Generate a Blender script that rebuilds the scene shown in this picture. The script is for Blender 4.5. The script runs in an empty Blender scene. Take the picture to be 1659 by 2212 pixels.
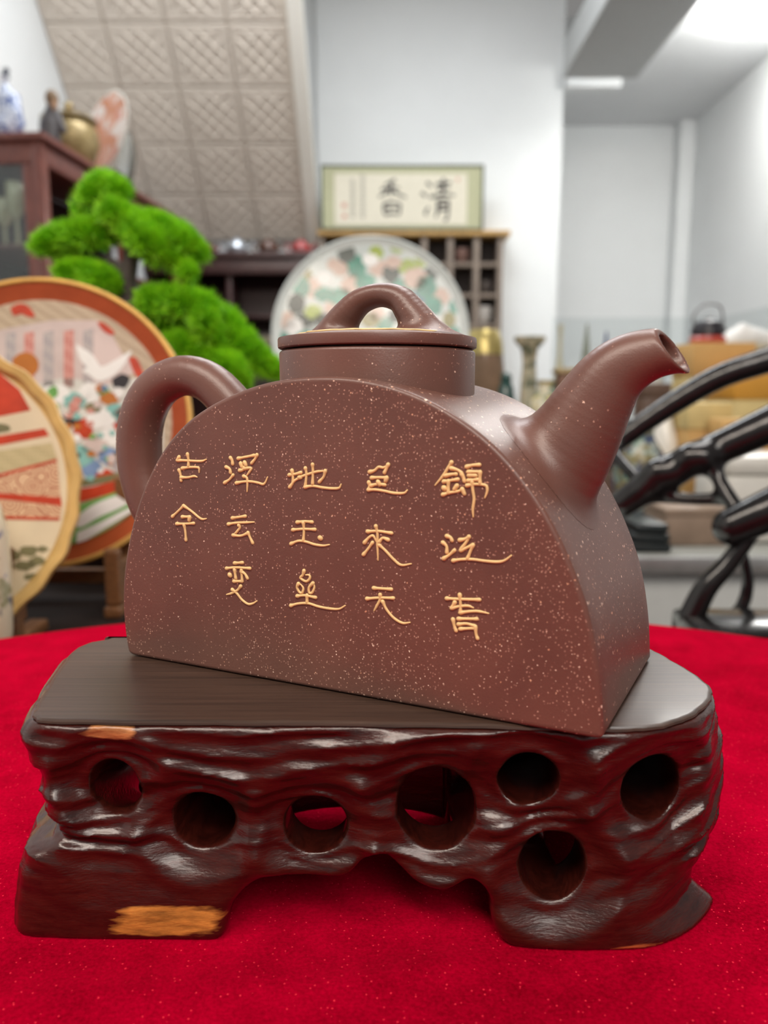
import bpy, bmesh, math, random
import numpy as np
from mathutils import Vector, Matrix

SC = bpy.context.scene
COL = SC.collection
rng = random.Random(7)
nrng = np.random.default_rng(11)
R = math.radians

# ------------------------------------------------------------------ camera, world, lights, exposure
EYE = 0.92
PITCH = R(8.77)
FPX, CXP, CYP = 1660.0, 829.5, 1106.0
cam_d = bpy.data.cameras.new('camera')
cam = bpy.data.objects.new('camera', cam_d); COL.objects.link(cam)
cam.location = (0, 0, EYE); cam.rotation_euler = (R(90) - PITCH, 0, 0)
cam_d.sensor_fit = 'HORIZONTAL'; cam_d.sensor_width = 36.0; cam_d.lens = 36.0 * FPX / 1659.0
cam_d.clip_start = 0.01; cam_d.clip_end = 60
cam_d.dof.use_dof = True; cam_d.dof.focus_distance = 0.262; cam_d.dof.aperture_fstop = 11.6
SC.camera = cam
SC.view_settings.view_transform = 'Standard'; SC.view_settings.look = 'None'
SC.view_settings.gamma = 1.0; SC.view_settings.use_curve_mapping = False
SC.view_settings.exposure = 0.0

world = bpy.data.worlds.new('world'); SC.world = world; world.use_nodes = True
bg = world.node_tree.nodes['Background']
bg.inputs[0].default_value = (1.0, 0.98, 0.95, 1); bg.inputs[1].default_value = 0.22

def area(name, loc, target, sx, sy, power, col):
    l = bpy.data.lights.new(name, 'AREA'); l.shape = 'RECTANGLE'; l.size = sx; l.size_y = sy
    l.energy = power; l.color = col
    o = bpy.data.objects.new(name, l); COL.objects.link(o); o.location = loc
    o.rotation_euler = (Vector(target) - Vector(loc)).to_track_quat('-Z', 'Y').to_euler()
    return o
area('ceiling_light_front', (-0.55, -0.55, 2.45), (0, 0.25, 0.8), 1.8, 0.4, 32, (1.0, 0.88, 0.76))
area('ceiling_light_middle', (0.75, 1.5, 3.2), (0.75, 1.5, 0), 1.2, 1.2, 36, (1.0, 0.97, 0.93))
area('ceiling_light_far', (-0.2, 3.2, 3.4), (-0.2, 3.4, 0), 1.6, 0.8, 60, (0.95, 0.98, 1.0))
area('ceiling_light_back', (0.6, -1.6, 2.6), (0.2, 0.4, 0.8), 1.2, 1.2, 30, (1.0, 0.93, 0.85))

# ------------------------------------------------------------------ pixel helpers: a point of the photo at a given distance or height
def ray(px, py):
    x = (px - CXP) / FPX; y = -(py - CYP) / FPX
    return Vector((x, math.cos(PITCH) + y * math.sin(PITCH), -math.sin(PITCH) + y * math.cos(PITCH)))
def at(px, py, Y):
    r = ray(px, py); r = r * (Y / r.y); return Vector((r.x, r.y, r.z + EYE))
def atz(px, py, z):
    r = ray(px, py); r = r * ((z - EYE) / r.z); return Vector((r.x, r.y, r.z + EYE))
def atplane(px, py, p0, n):
    r = ray(px, py); o = Vector((0, 0, EYE)); t = (Vector(p0) - o).dot(n) / r.dot(n); return o + r * t
def mpp(Y): return Y / FPX

# ------------------------------------------------------------------ materials
def lin(c):
    return tuple(((v / 255) / 12.92 if v / 255 <= .04045 else ((v / 255 + .055) / 1.055) ** 2.4) for v in c) + (1,)
class NT:
    def __init__(s, name):
        s.m = bpy.data.materials.new(name); s.m.use_nodes = True; s.t = s.m.node_tree
        s.b = s.t.nodes['Principled BSDF']; s.out = s.t.nodes['Material Output']
    def n(s, typ, **kw):
        d = s.t.nodes.new(typ)
        for k, v in kw.items(): setattr(d, k, v)
        return d
    def l(s, a, b): s.t.links.new(a, b)
    def coord(s, scale=(1, 1, 1), which='Object', rot=(0, 0, 0)):
        c = s.n('ShaderNodeTexCoord'); m = s.n('ShaderNodeMapping')
        m.inputs['Scale'].default_value = scale; m.inputs['Rotation'].default_value = rot
        s.l(c.outputs[which], m.inputs[0]); return m.outputs[0]
    def noise(s, vec, scale, detail=3, rough=.55):
        d = s.n('ShaderNodeTexNoise'); d.inputs['Scale'].default_value = scale
        d.inputs['Detail'].default_value = detail; d.inputs['Roughness'].default_value = rough
        s.l(vec, d.inputs['Vector']); return d.outputs['Fac']
    def ramp(s, fac, stops):
        d = s.n('ShaderNodeValToRGB'); e = d.color_ramp.elements
        while len(e) < len(stops): e.new(.5)
        for i, (p, c) in enumerate(stops):
            e[i].position = p; e[i].color = c if len(c) == 4 else lin(c)
        s.l(fac, d.inputs[0]); return d.outputs[0]
    def math(s, op, a, b=None):
        d = s.n('ShaderNodeMath', operation=op)
        for i, v in enumerate((a, b)):
            if v is None: continue
            if hasattr(v, 'is_output'): s.l(v, d.inputs[i])
            else: d.inputs[i].default_value = v
        return d.outputs[0]
    def mix(s, fac, a, b):
        d = s.n('ShaderNodeMix', data_type='RGBA')
        if hasattr(fac, 'is_output'): s.l(fac, d.inputs[0])
        else: d.inputs[0].default_value = fac
        for i, v in ((6, a), (7, b)):
            if hasattr(v, 'is_output'): s.l(v, d.inputs[i])
            else: d.inputs[i].default_value = v if len(v) == 4 else lin(v)
        return d.outputs[2]
    def bump(s, h, strength=.3, dist=.001):
        d = s.n('ShaderNodeBump'); d.inputs['Strength'].default_value = strength
        d.inputs['Distance'].default_value = dist; s.l(h, d.inputs['Height']); s.l(d.outputs[0], s.b.inputs['Normal'])
    def set(s, **kw):
        for k, v in kw.items():
            i = s.b.inputs[k]
            if hasattr(v, 'is_output'): s.l(v, i)
            else: i.default_value = v
        return s.m
_mc = {}
def mat(name, rgb, rough=.5, metal=0.0, var=.12, scale=30, coat=0.0, spec=.5, bump=0.0, emit=None):
    if name in _mc: return _mc[name]
    t = NT(name); v = t.coord()
    f = t.noise(v, scale)
    c = lin(rgb); d = tuple(x * (1 - var) for x in c[:3]) + (1,); e = tuple(min(1, x * (1 + var)) for x in c[:3]) + (1,)
    col = t.ramp(f, [(.3, d), (.7, e)])
    t.set(**{'Base Color': col, 'Roughness': rough, 'Metallic': metal, 'Coat Weight': coat, 'Specular IOR Level': spec})
    t.b.inputs['Coat Roughness'].default_value = .08
    if bump: t.bump(f, bump, .002)
    if emit:
        t.b.inputs['Emission Color'].default_value = lin(rgb); t.b.inputs['Emission Strength'].default_value = emit
    _mc[name] = t.m; return t.m

def clay_mat(name, dens_add):
    t = NT(name); v = t.coord()
    ofs = t.n('ShaderNodeVectorMath', operation='ADD'); t.l(v, ofs.inputs[0]); ofs.inputs[1].default_value = (.0137, .0213, .0171); v = ofs.outputs[0]
    big = t.noise(v, 35, 3); base = t.ramp(big, [(.3, (104, 70, 61)), (.7, (118, 79, 68))])
    fine = t.noise(v, 1800, 2)
    base = t.mix(t.math('MULTIPLY', fine, .35), base, (84, 55, 49))
    for sc, th, cols, dens in ((620, .165, ((212, 168, 148), (248, 218, 198)), .75), (1100, .20, ((146, 104, 92), (190, 148, 130)), .66), (430, .135, ((206, 146, 118), (230, 178, 146)), .85)):
        vo = t.n('ShaderNodeTexVoronoi'); vo.inputs['Scale'].default_value = sc
        wob = t.n('ShaderNodeVectorMath', operation='ADD'); t.l(v, wob.inputs[0])
        nz = t.n('ShaderNodeTexNoise'); nz.inputs['Scale'].default_value = sc * 2.2; t.l(v, nz.inputs['Vector'])
        sb = t.n('ShaderNodeVectorMath', operation='SCALE'); t.l(nz.outputs['Color'], sb.inputs[0]); sb.inputs['Scale'].default_value = .55 / sc
        t.l(sb.outputs[0], wob.inputs[1]); t.l(wob.outputs[0], vo.inputs['Vector'])
        sep = t.n('ShaderNodeSeparateColor'); t.l(vo.outputs['Color'], sep.inputs[0])
        patch = t.noise(v, 28, 2)
        on = t.math('GREATER_THAN', t.math('ADD', sep.outputs[0], t.math('MULTIPLY', t.math('SUBTRACT', patch, .5), 1.3)), dens + dens_add)
        near = t.math('LESS_THAN', vo.outputs['Distance'], t.math('MULTIPLY', sep.outputs[1], th * 1.7))
        m = t.math('MULTIPLY', on, near)
        base = t.mix(m, base, t.mix(sep.outputs[2], cols[0], cols[1]))
    t.bump(fine, .25, .0002)
    return t.set(**{'Base Color': base, 'Roughness': .37, 'Specular IOR Level': .62})

def wood_mat(name, dark, light, scale=(3, 40, 40), rough=.35, coat=.3, patches=(), bump=.15):
    t = NT(name); v = t.coord(scale)
    g = t.noise(v, 6, 6, .65); g2 = t.noise(v, 30, 3)
    col = t.ramp(t.math('ADD', t.math('MULTIPLY', g, .75), t.math('MULTIPLY', g2, .25)), [(.32, dark), (.68, light)])
    if patches:
        cc = t.n('ShaderNodeTexCoord').outputs['Object']
        nz = t.noise(t.coord((40, 60, 220)), 1.0, 4, .6)
        for (c, rad, rgb) in patches:
            mp = t.n('ShaderNodeMapping'); mp.vector_type = 'POINT'
            mp.inputs['Scale'].default_value = [1 / r for r in rad]
            mp.inputs['Location'].default_value = [-c[i] / rad[i] for i in range(3)]
            t.l(cc, mp.inputs[0])
            ln = t.n('ShaderNodeVectorMath', operation='LENGTH'); t.l(mp.outputs[0], ln.inputs[0])
            d = t.math('ADD', ln.outputs['Value'], t.math('MULTIPLY', t.math('SUBTRACT', nz, .5), 1.7))
            k = t.ramp(d, [(.74, (1, 1, 1, 1)), (.98, (0, 0, 0, 1))])
            pc = t.ramp(g, [(.3, tuple(int(x * .62) for x in rgb)), (.65, rgb)])
            col = t.mix(k, col, pc)
    if bump: t.bump(t.math('ADD', g, t.math('MULTIPLY', g2, .6)), bump, .0008)
    t.b.inputs['Coat Roughness'].default_value = .12
    return t.set(**{'Base Color': col, 'Roughness': rough, 'Coat Weight': coat})

def velvet_mat():
    t = NT('red_velvet'); v = t.coord()
    f = t.noise(v, 900, 2); m = t.noise(v, 60, 4); w = t.noise(t.coord((60, 2200, 60)), 1, 2)
    col = t.ramp(t.math('ADD', t.math('MULTIPLY', f, .35), t.math('ADD', t.math('MULTIPLY', m, .3), t.math('MULTIPLY', t.noise(v, 9, 3), .35))), [(.35, (120, 0, 20)), (.65, (184, 1, 42))])
    sp = t.n('ShaderNodeTexVoronoi'); sp.inputs['Scale'].default_value = 560; t.l(v, sp.inputs['Vector'])
    se = t.n('ShaderNodeSeparateColor'); t.l(sp.outputs['Color'], se.inputs[0])
    k = t.math('MULTIPLY', t.math('LESS_THAN', sp.outputs['Distance'], .16), t.math('GREATER_THAN', se.outputs[0], .62))
    col = t.mix(k, col, (226, 44, 66))
    t.bump(t.math('ADD', f, t.math('MULTIPLY', w, .5)), .5, .0006)
    t.b.inputs['Sheen Tint'].default_value = lin((255, 40, 70))
    return t.set(**{'Base Color': col, 'Roughness': .7, 'Sheen Weight': .8, 'Sheen Roughness': .35, 'Specular IOR Level': .0})

def glass_mat(name, rgb=(235, 242, 240), rough=.02, refl=.07):
    t = NT(name)
    tr = t.n('ShaderNodeBsdfTransparent'); tr.inputs[0].default_value = lin(rgb)
    gl = t.n('ShaderNodeBsdfGlossy'); gl.inputs['Roughness'].default_value = rough
    mx = t.n('ShaderNodeMixShader'); mx.inputs[0].default_value = refl
    t.l(tr.outputs[0], mx.inputs[1]); t.l(gl.outputs[0], mx.inputs[2]); t.l(mx.outputs[0], t.out.inputs['Surface'])
    return t.m

def dot_mat(name, base, dot, scale=260, th=.33, rough=.25):
    t = NT(name); v = t.coord()
    vo = t.n('ShaderNodeTexVoronoi'); vo.inputs['Scale'].default_value = scale; vo.inputs['Randomness'].default_value = .1
    t.l(v, vo.inputs['Vector'])
    return t.set(**{'Base Color': t.mix(t.math('LESS_THAN', vo.outputs['Distance'], th), base, dot), 'Roughness': rough})
def blotch_mat(name, base, cols, scale=25, rough=.2, lo=.52, coat=0):
    t = NT(name); c = lin(base)
    col = None
    for i, k in enumerate(cols):
        mp = t.coord(); ad = t.n('ShaderNodeVectorMath', operation='ADD'); t.l(mp, ad.inputs[0]); ad.inputs[1].default_value = (i * 3.1, i * 1.7, i * 2.3)
        f = t.ramp(t.noise(ad.outputs[0], scale, 3), [(lo, (0, 0, 0, 1)), (lo + .05, (1, 1, 1, 1))])
        col = t.mix(f, col if col is not None else c, k)
    return t.set(**{'Base Color': col, 'Roughness': rough, 'Coat Weight': coat})
def ring_mat(name, base, line, scale=40, rough=.25):
    t = NT(name); v = t.coord()
    vo = t.n('ShaderNodeTexVoronoi'); vo.inputs['Scale'].default_value = scale; t.l(v, vo.inputs['Vector'])
    w = t.math('SINE', t.math('MULTIPLY', vo.outputs['Distance'], 34))
    return t.set(**{'Base Color': t.mix(t.ramp(w, [(.45, (0, 0, 0, 1)), (.6, (1, 1, 1, 1))]), base, line), 'Roughness': rough})

# ------------------------------------------------------------------ objects
WM = {}
def tag(o, label, cat=None, group=None, kind=None):
    if label: o['label'] = label
    if cat: o['category'] = cat
    if group: o['group'] = group
    if kind: o['kind'] = kind
    return o
def thing(name, label, cat, loc=(0, 0, 0), rotz=0.0, group=None):
    o = bpy.data.objects.new(name, None); COL.objects.link(o); o.empty_display_size = .02
    o.location = loc; o.rotation_euler = (0, 0, rotz)
    WM[o.name] = Matrix.Translation(Vector(loc)) @ Matrix.Rotation(rotz, 4, 'Z')
    return tag(o, label, cat, group)
def make(name, vf, material, parent=None, origin=None, smooth=False, local=False, label=None, cat=None, group=None, kind=None):
    """one mesh object; vf = (verts, faces[, material index]) in world metres (or in the parent's frame if local)"""
    verts, faces = vf[0], vf[1]
    V = np.asarray(verts, dtype=np.float64).reshape(-1, 3)
    if parent is not None: M = WM[parent.name]
    else:
        if origin is None: origin = ((V[:, 0].min() + V[:, 0].max()) / 2, (V[:, 1].min() + V[:, 1].max()) / 2, V[:, 2].min())
        M = Matrix.Translation(Vector(origin))
    if not local:
        I = np.array(M.inverted()); V = V @ I[:3, :3].T + I[:3, 3]
    me = bpy.data.meshes.new(name); me.from_pydata(V.tolist() if len(V) < 3000 else V, [], faces if not isinstance(faces, np.ndarray) else faces.tolist())
    mats = material if isinstance(material, (list, tuple)) else [material]
    for m in mats: me.materials.append(m)
    if len(vf) > 2: me.polygons.foreach_set('material_index', vf[2])
    if smooth is True: me.polygons.foreach_set('use_smooth', [True] * len(me.polygons))
    elif smooth == 'auto':
        me.polygons.foreach_set('use_smooth', [True] * len(me.polygons)); me.set_sharp_from_angle(angle=R(35))
    me.update()
    o = bpy.data.objects.new(name, me); COL.objects.link(o)
    if parent is not None: o.parent = parent
    else: o.location = M.to_translation()
    WM[o.name] = M
    return tag(o, label, cat, group, kind)
def copyobj(o, parent=None, loc=None):
    c = o.copy(); COL.objects.link(c)
    if parent is not None: c.parent = parent
    if loc is not None: c.location = loc
    return c

# ------------------------------------------------------------------ shapes (each returns verts, faces)
def join(*vfs):
    V, F = [], []
    for vf in vfs:
        b = len(V); V += [tuple(v) for v in vf[0]]; F += [tuple(i + b for i in f) for f in vf[1]]
    return V, F
def box(x0, x1, y0, y1, z0, z1, b=0.0, seg=2):
    bm = bmesh.new(); bmesh.ops.create_cube(bm, size=1)
    for v in bm.verts: v.co = Vector((x0 + (v.co.x + .5) * (x1 - x0), y0 + (v.co.y + .5) * (y1 - y0), z0 + (v.co.z + .5) * (z1 - z0)))
    if b: bmesh.ops.bevel(bm, geom=list(bm.edges), offset=b, segments=seg, affect='EDGES', profile=.5)
    bm.verts.index_update(); r = [tuple(v.co) for v in bm.verts], [tuple(v.index for v in f.verts) for f in bm.faces]
    bm.free(); return r
def xf(vf, M):
    return [tuple(M @ Vector(v)) for v in vf[0]], vf[1]
def lathe(prof, n=40, c=(0, 0, 0), sx=1, sy=1, closed=True):
    V, F = [], []
    for (r, z) in prof:
        for i in range(n):
            a = 2 * math.pi * i / n; V.append((c[0] + r * sx * math.cos(a), c[1] + r * sy * math.sin(a), c[2] + z))
    for j in range(len(prof) - 1):
        for i in range(n):
            a, b = j * n + i, j * n + (i + 1) % n; F.append((a, b, b + n, a + n))
    if closed:
        F.append(tuple(range(n - 1, -1, -1))); k = (len(prof) - 1) * n; F.append(tuple(range(k, k + n)))
    return V, F
def spline(P, n):
    P = [Vector(p) for p in P]
    if len(P) < 3: return [P[0].lerp(P[-1], i / (n - 1)) for i in range(n)]
    Q = [2 * P[0] - P[1]] + P + [2 * P[-1] - P[-2]]
    out = []
    for k in range(n):
        t = k / (n - 1) * (len(P) - 1); i = min(int(t), len(P) - 2); u = t - i
        a, b, c, d = Q[i], Q[i + 1], Q[i + 2], Q[i + 3]
        out.append(.5 * ((2 * b) + (c - a) * u + (2 * a - 5 * b + 4 * c - d) * u * u + (3 * b - a - 3 * c + d) * u ** 3))
    return out
def lerpv(vals, n):
    return [float(x) for x in np.interp(np.linspace(0, 1, n), np.linspace(0, 1, len(vals)), vals)]
def tube(P, rad, n=10, sx=1.0, up=None):
    P = [Vector(p) for p in P]; m = len(P)
    rad = lerpv(rad, m) if isinstance(rad, (list, tuple)) and len(rad) != m else (rad if isinstance(rad, (list, tuple)) else [rad] * m)
    V, F = [], []; prev = None
    for i, p in enumerate(P):
        t = (P[min(i + 1, m - 1)] - P[max(i - 1, 0)])
        t = t.normalized() if t.length > 1e-9 else Vector((0, 0, 1))
        if up is not None: s = t.cross(Vector(up)).normalized()
        elif prev is None: s = t.orthogonal().normalized()
        else: s = (prev - t * prev.dot(t)).normalized()
        prev = s; q = t.cross(s)
        for k in range(n):
            a = 2 * math.pi * k / n; V.append(tuple(p + (s * math.cos(a) * sx + q * math.sin(a)) * rad[i]))
    for j in range(m - 1):
        for k in range(n):
            a, b = j * n + k, j * n + (k + 1) % n; F.append((a, b, b + n, a + n))
    F.append(tuple(range(n - 1, -1, -1))); k = (m - 1) * n; F.append(tuple(range(k, k + n)))
    return V, F
def prism(poly, o, ex, ey, ez, h0, h1):
    """polygon (a,b) in the frame o + a*ex + b*ey, extruded along ez from h0 to h1"""
    o, ex, ey, ez = map(Vector, (o, ex, ey, ez)); n = len(poly)
    V = [tuple(o + ex * a + ey * b + ez * h0) for a, b in poly] + [tuple(o + ex * a + ey * b + ez * h1) for a, b in poly]
    F = [tuple(range(n - 1, -1, -1)), tuple(range(n, 2 * n))] + [(i, (i + 1) % n, (i + 1) % n + n, i + n) for i in range(n)]
    return V, F
def blobsphere(c, rx, ry, rz, n=20, m=12):
    pr = [(max(1e-4, math.sin(math.pi * j / m)), -math.cos(math.pi * j / m)) for j in range(m + 1)]
    V, F = lathe(pr, n); return [(c[0] + x * rx, c[1] + y * ry, c[2] + z * rz) for x, y, z in V], F

# ------------------------------------------------------------------ implicit surfaces
def nets(Fd, o, h):
    """surface nets of the grid Fd (negative inside): verts, quads"""
    S = Fd < 0; nx, ny, nz = Fd.shape
    cnt = np.zeros((nx - 1, ny - 1, nz - 1), np.int8)
    for a in (0, 1):
        for b in (0, 1):
            for c in (0, 1): cnt += S[a:nx - 1 + a, b:ny - 1 + b, c:nz - 1 + c]
    act = (cnt > 0) & (cnt < 8); I, J, K = np.nonzero(act)
    idx = -np.ones(act.shape, np.int64); idx[I, J, K] = np.arange(len(I))
    acc = np.zeros((len(I), 3)); num = np.zeros(len(I))
    cr = [(a, b, c) for a in (0, 1) for b in (0, 1) for c in (0, 1)]
    for p in cr:
        for ax in range(3):
            if p[ax]: continue
            q = list(p); q[ax] = 1
            f0 = Fd[I + p[0], J + p[1], K + p[2]]; f1 = Fd[I + q[0], J + q[1], K + q[2]]
            k = (f0 < 0) != (f1 < 0); t = np.where(k, f0 / np.where(k, f0 - f1, 1), 0)
            for d in range(3): acc[:, d] += np.where(k, p[d] + (t if d == ax else 0), 0)
            num += k
    V = (np.stack([I, J, K], 1) + acc / num[:, None]) * h + np.asarray(o)
    Q = []
    for ax in range(3):
        sl0 = [slice(None)] * 3; sl1 = [slice(None)] * 3; sl0[ax] = slice(0, -1); sl1[ax] = slice(1, None)
        A, B = S[tuple(sl0)], S[tuple(sl1)]; a, b = (ax + 1) % 3, (ax + 2) % 3
        ch = A != B; P = np.stack(np.nonzero(ch), 1)
        lim = [nx - 1, ny - 1, nz - 1]
        ok = (P[:, a] > 0) & (P[:, b] > 0) & (P[:, a] < lim[a]) & (P[:, b] < lim[b]); P = P[ok]
        def g(da, db):
            X = P.copy(); X[:, a] -= da; X[:, b] -= db; return idx[X[:, 0], X[:, 1], X[:, 2]]
        q = np.stack([g(1, 1), g(0, 1), g(0, 0), g(1, 0)], 1)
        ins = A[P[:, 0], P[:, 1], P[:, 2]]
        q[~ins] = q[~ins][:, ::-1]; Q.append(q)
    return V, np.concatenate(Q)
def relax(V, Q, it):
    E = np.concatenate([Q[:, [0, 1]], Q[:, [1, 2]], Q[:, [2, 3]], Q[:, [3, 0]]]); E = np.concatenate([E, E[:, ::-1]])
    n = np.bincount(E[:, 0], minlength=len(V)).astype(float)[:, None]; n[n == 0] = 1
    for i in range(it * 2):
        S = np.stack([np.bincount(E[:, 0], V[E[:, 1], d], len(V)) for d in range(3)], 1) / n
        V = V + (.5 if i % 2 == 0 else -.52) * (S - V)
    return V
def smin(a, b, k):
    h = np.maximum(k - np.abs(a - b), 0) / k; return np.minimum(a, b) - h * h * k / 4
def smax(a, b, k): return -smin(-a, -b, k)
def gridof(lo, hi, h):
    ax = [np.arange(lo[i] - 2 * h, hi[i] + 3 * h, h) for i in range(3)]
    return ax, np.meshgrid(*ax, indexing='ij')
def sd_chain(X, Y, Z, P, rad, scale=(1, 1, 1)):
    """distance to a chain of round cones"""
    d = None
    for i in range(len(P) - 1):
        a, b = np.array(P[i]), np.array(P[i + 1]); ab = (b - a) / np.array(scale); L = float(ab @ ab) + 1e-12
        px, py, pz = (X - a[0]) / scale[0], (Y - a[1]) / scale[1], (Z - a[2]) / scale[2]
        t = np.clip((px * ab[0] + py * ab[1] + pz * ab[2]) / L, 0, 1)
        e = np.sqrt((px - t * ab[0]) ** 2 + (py - t * ab[1]) ** 2 + (pz - t * ab[2]) ** 2) - (rad[i] + t * (rad[i + 1] - rad[i]))
        d = e if d is None else np.minimum(d, e)
    return d
def implicit(chains, h, k):
    """smooth union of chains [(points, radii)] in metres -> verts, faces"""
    A = np.array([p for c, r in chains for p in c]); m = max(max(r) for c, r in chains)
    ax, (X, Y, Z) = gridof(A.min(0) - m - k, A.max(0) + m + k, h); D = None
    for c, r in chains:
        e = sd_chain(X, Y, Z, c, r); D = e if D is None else smin(D, e, k)
    return nets(D, [a[0] for a in ax], h)
def sd_poly(px, py, P):
    P = np.array(P, float); d = np.full(px.shape, 1e9); s = np.ones(px.shape)
    for i in range(len(P)):
        a, b = P[i], P[i - 1]; e = b - a; wx, wy = px - a[0], py - a[1]
        t = np.clip((wx * e[0] + wy * e[1]) / (e @ e + 1e-12), 0, 1)
        d = np.minimum(d, (wx - e[0] * t) ** 2 + (wy - e[1] * t) ** 2)
        c1, c2, c3 = py >= a[1], py < b[1], e[0] * wy > e[1] * wx
        s = np.where((c1 & c2 & c3) | (~c1 & ~c2 & ~c3), -s, s)
    return s * np.sqrt(d)
def vnoise(x, y, seed=0):
    r = np.random.default_rng(seed).random((64, 64)); i = np.floor(x).astype(int); j = np.floor(y).astype(int)
    u, v = x - i, y - j; u = u * u * (3 - 2 * u); v = v * v * (3 - 2 * v)
    g = lambda a, b: r[(i + a) % 64, (j + b) % 64]
    return (g(0, 0) * (1 - u) + g(1, 0) * u) * (1 - v) + (g(0, 1) * (1 - u) + g(1, 1) * u) * v

#@@STRUCTURE
# ================================================================== the room
M_wall = mat('white_paint', (226, 229, 230), .7, var=.02, scale=3)
M_cream = mat('cream_paint', (250, 247, 238), .6, var=.02, scale=3)
M_ceil = mat('ceiling_paint', (222, 224, 226), .8, var=.02, scale=3)
M_floor = wood_mat('floor_boards', (58, 44, 36), (88, 68, 54), (1, 8, 8), .4, .1)
M_tile = mat('tile_emboss', (226, 216, 204), .42, var=.03, scale=6)
def struct(name, vf, m, parent=None): return make(name, vf, m, parent, kind=None if parent else 'structure')
struct('floor', box(-1.9, 3.4, -2.2, 6.4, -.06, 0), M_floor)
struct('wall_left', box(-1.85, -1.70, -1.0, 5.2, 0, 3.6), M_wall)
struct('wall_back', box(-.41, 1.09, 5.0, 5.25, 0, 3.6, .004), M_wall)
struct('wall_back_left', box(-1.85, -.41, 5.06, 5.2, 0, 3.6), M_wall)
struct('wall_alcove', box(1.0, 2.5, 6.0, 6.15, 0, 3.6), M_wall)
struct('wall_right', box(2.24, 2.4, 1.4, 6.0, 0, 3.6), M_wall)
struct('trim_1', box(2.13, 2.24, 5.86, 6.0, 0, 2.86, .01), M_wall)
struct('ceiling', box(1.09, 2.4, -.6, 6.1, 2.86, 2.95), M_ceil)
struct('ceiling_main', box(-1.85, 1.09, 2.2, 5.2, 3.5, 3.6), M_ceil)
struct('trim_2', box(1.0, 1.42, 2.6, 4.62, 2.66, 2.858, .01), mat('beam_paint', (176, 178, 178), .7, var=.02))
struct('trim_3', box(1.092, 1.43, 4.95, 5.06, 2.74, 2.858, .01), M_wall)
# the sloping tiled ceiling
sl_o = Vector((-1.70, 5.0, EYE + .945)); ang = R(46); eS = Vector((0, -math.cos(ang), math.sin(ang))); nS = Vector((0, -math.sin(ang), -math.cos(ang)))
slope = struct('ceiling_slope', prism([(0, 0), (1.223, 0), (1.223, 2.4), (0, 2.4)], sl_o, (1, 0, 0), eS, nS, -.05, -.012), M_tile)
TS = 1.223 / 4
def tile_vf():
    s = TS / 2 - .004; V, F = [], []
    vf = [box(-s, s, -s, s, -.012, 0, .002, 1)]
    def ridge(a, b, w, h):
        a, b = Vector(a), Vector(b); t = (b - a).normalized(); q = Vector((-t.y, t.x, 0))
        P = [a + q * w, a - q * w, b - q * w, b + q * w, a, b]; P[4] = a + Vector((0, 0, h)); P[5] = b + Vector((0, 0, h))
        vf.append(([tuple(p) for p in P], [(0, 1, 4), (1, 2, 5, 4), (2, 3, 5), (3, 0, 4, 5)]))
    q = s - .014; e = s - .034
    for (a, b) in (((-q, -q), (q, -q)), ((q, -q), (q, q)), ((q, q), (-q, q)), ((-q, q), (-q, -q))): ridge(a + (0,), b + (0,), .006, .003)
    for (a, b) in (((-e, -e), (e, -e)), ((e, -e), (e, e)), ((e, e), (-e, e)), ((-e, e), (-e, -e))): ridge(a + (0,), b + (0,), .004, .0025)
    for k in (-1.0, -.34, .34, 1.0):
        c = k * e
        x0, x1 = max(-e, -e + c * 1.0), min(e, e + c * 1.0)
        ridge((x0, x0 - c, 0), (x1, x1 - c, 0), .007, .006) if x1 - x0 > .02 else None
        ridge((x0, -(x0 - c), 0), (x1, -(x1 - c), 0), .007, .006) if x1 - x0 > .02 else None
    return join(*vf)
tvf = tile_vf(); tile_me = None
fr = Matrix((Vector((1, 0, 0)), eS, nS)).transposed().to_4x4()
for j in range(7):
    for i in range(4):
        p = sl_o + Vector((1, 0, 0)) * TS * (i + .5) + eS * TS * (j + .5)
        if tile_me is None:
            o = make('ceiling_tile', tvf, M_tile, slope, local=True); tile_me = o.data
        else:
            o = bpy.data.objects.new('ceiling_tile', tile_me); COL.objects.link(o); o.parent = slope
        # the slope object's own origin
        o.matrix_local = WM[slope.name].inverted() @ (Matrix.Translation(p) @ fr)
struct('trim_4', prism([(1.224, -.02), (1.30, -.02), (1.30, 2.4), (1.224, 2.4)], sl_o, (1, 0, 0), eS, nS, -.05, .03), M_cream)
# ceiling dome lamp
lp = (1.92, 4.15, 2.86)
t = thing('ceiling_lamp', 'glowing white ceiling lamp at the upper right of the alcove', 'lamp', (lp[0], lp[1], 2.745))
make('lamp_base', lathe([(.02, 2.859), (.16, 2.859), (.16, 2.845), (.02, 2.845)], 32, (lp[0], lp[1], 0)), M_wall, t, smooth='auto')
make('lamp_shade', lathe([(.26, 2.844), (.27, 2.82), (.24, 2.78), (.16, 2.75), (.02, 2.745)], 32, (lp[0], lp[1], 0)), mat('lamp_glow', (255, 253, 248), .5, var=0, emit=38), t, smooth='auto')

#@@TABLE
# ================================================================== round table with the red velvet cloth
TZ = EYE - .1694
M_dark = wood_mat('dark_stained_wood', (34, 22, 18), (62, 40, 30), (4, 30, 30), .35, .3)
TC = (0.0, .055); TR = .54
t = thing('round_table', 'round pedestal table hidden under the red velvet cloth', 'table', (TC[0], TC[1], 0))
make('tabletop', lathe([(.02, TZ - .035), (TR - .012, TZ - .035), (TR - .006, TZ - .03), (TR - .006, TZ - .012), (TR - .012, TZ - .006), (.02, TZ - .006)], 64, (TC[0], TC[1], 0)), M_dark, t, smooth='auto')
make('leg', lathe([(.25, .001), (.25, .03), (.08, .06), (.05, .12), (.05, TZ - .10), (.12, TZ - .036)], 32, (TC[0], TC[1], 0)), M_dark, t, smooth='auto')
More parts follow.
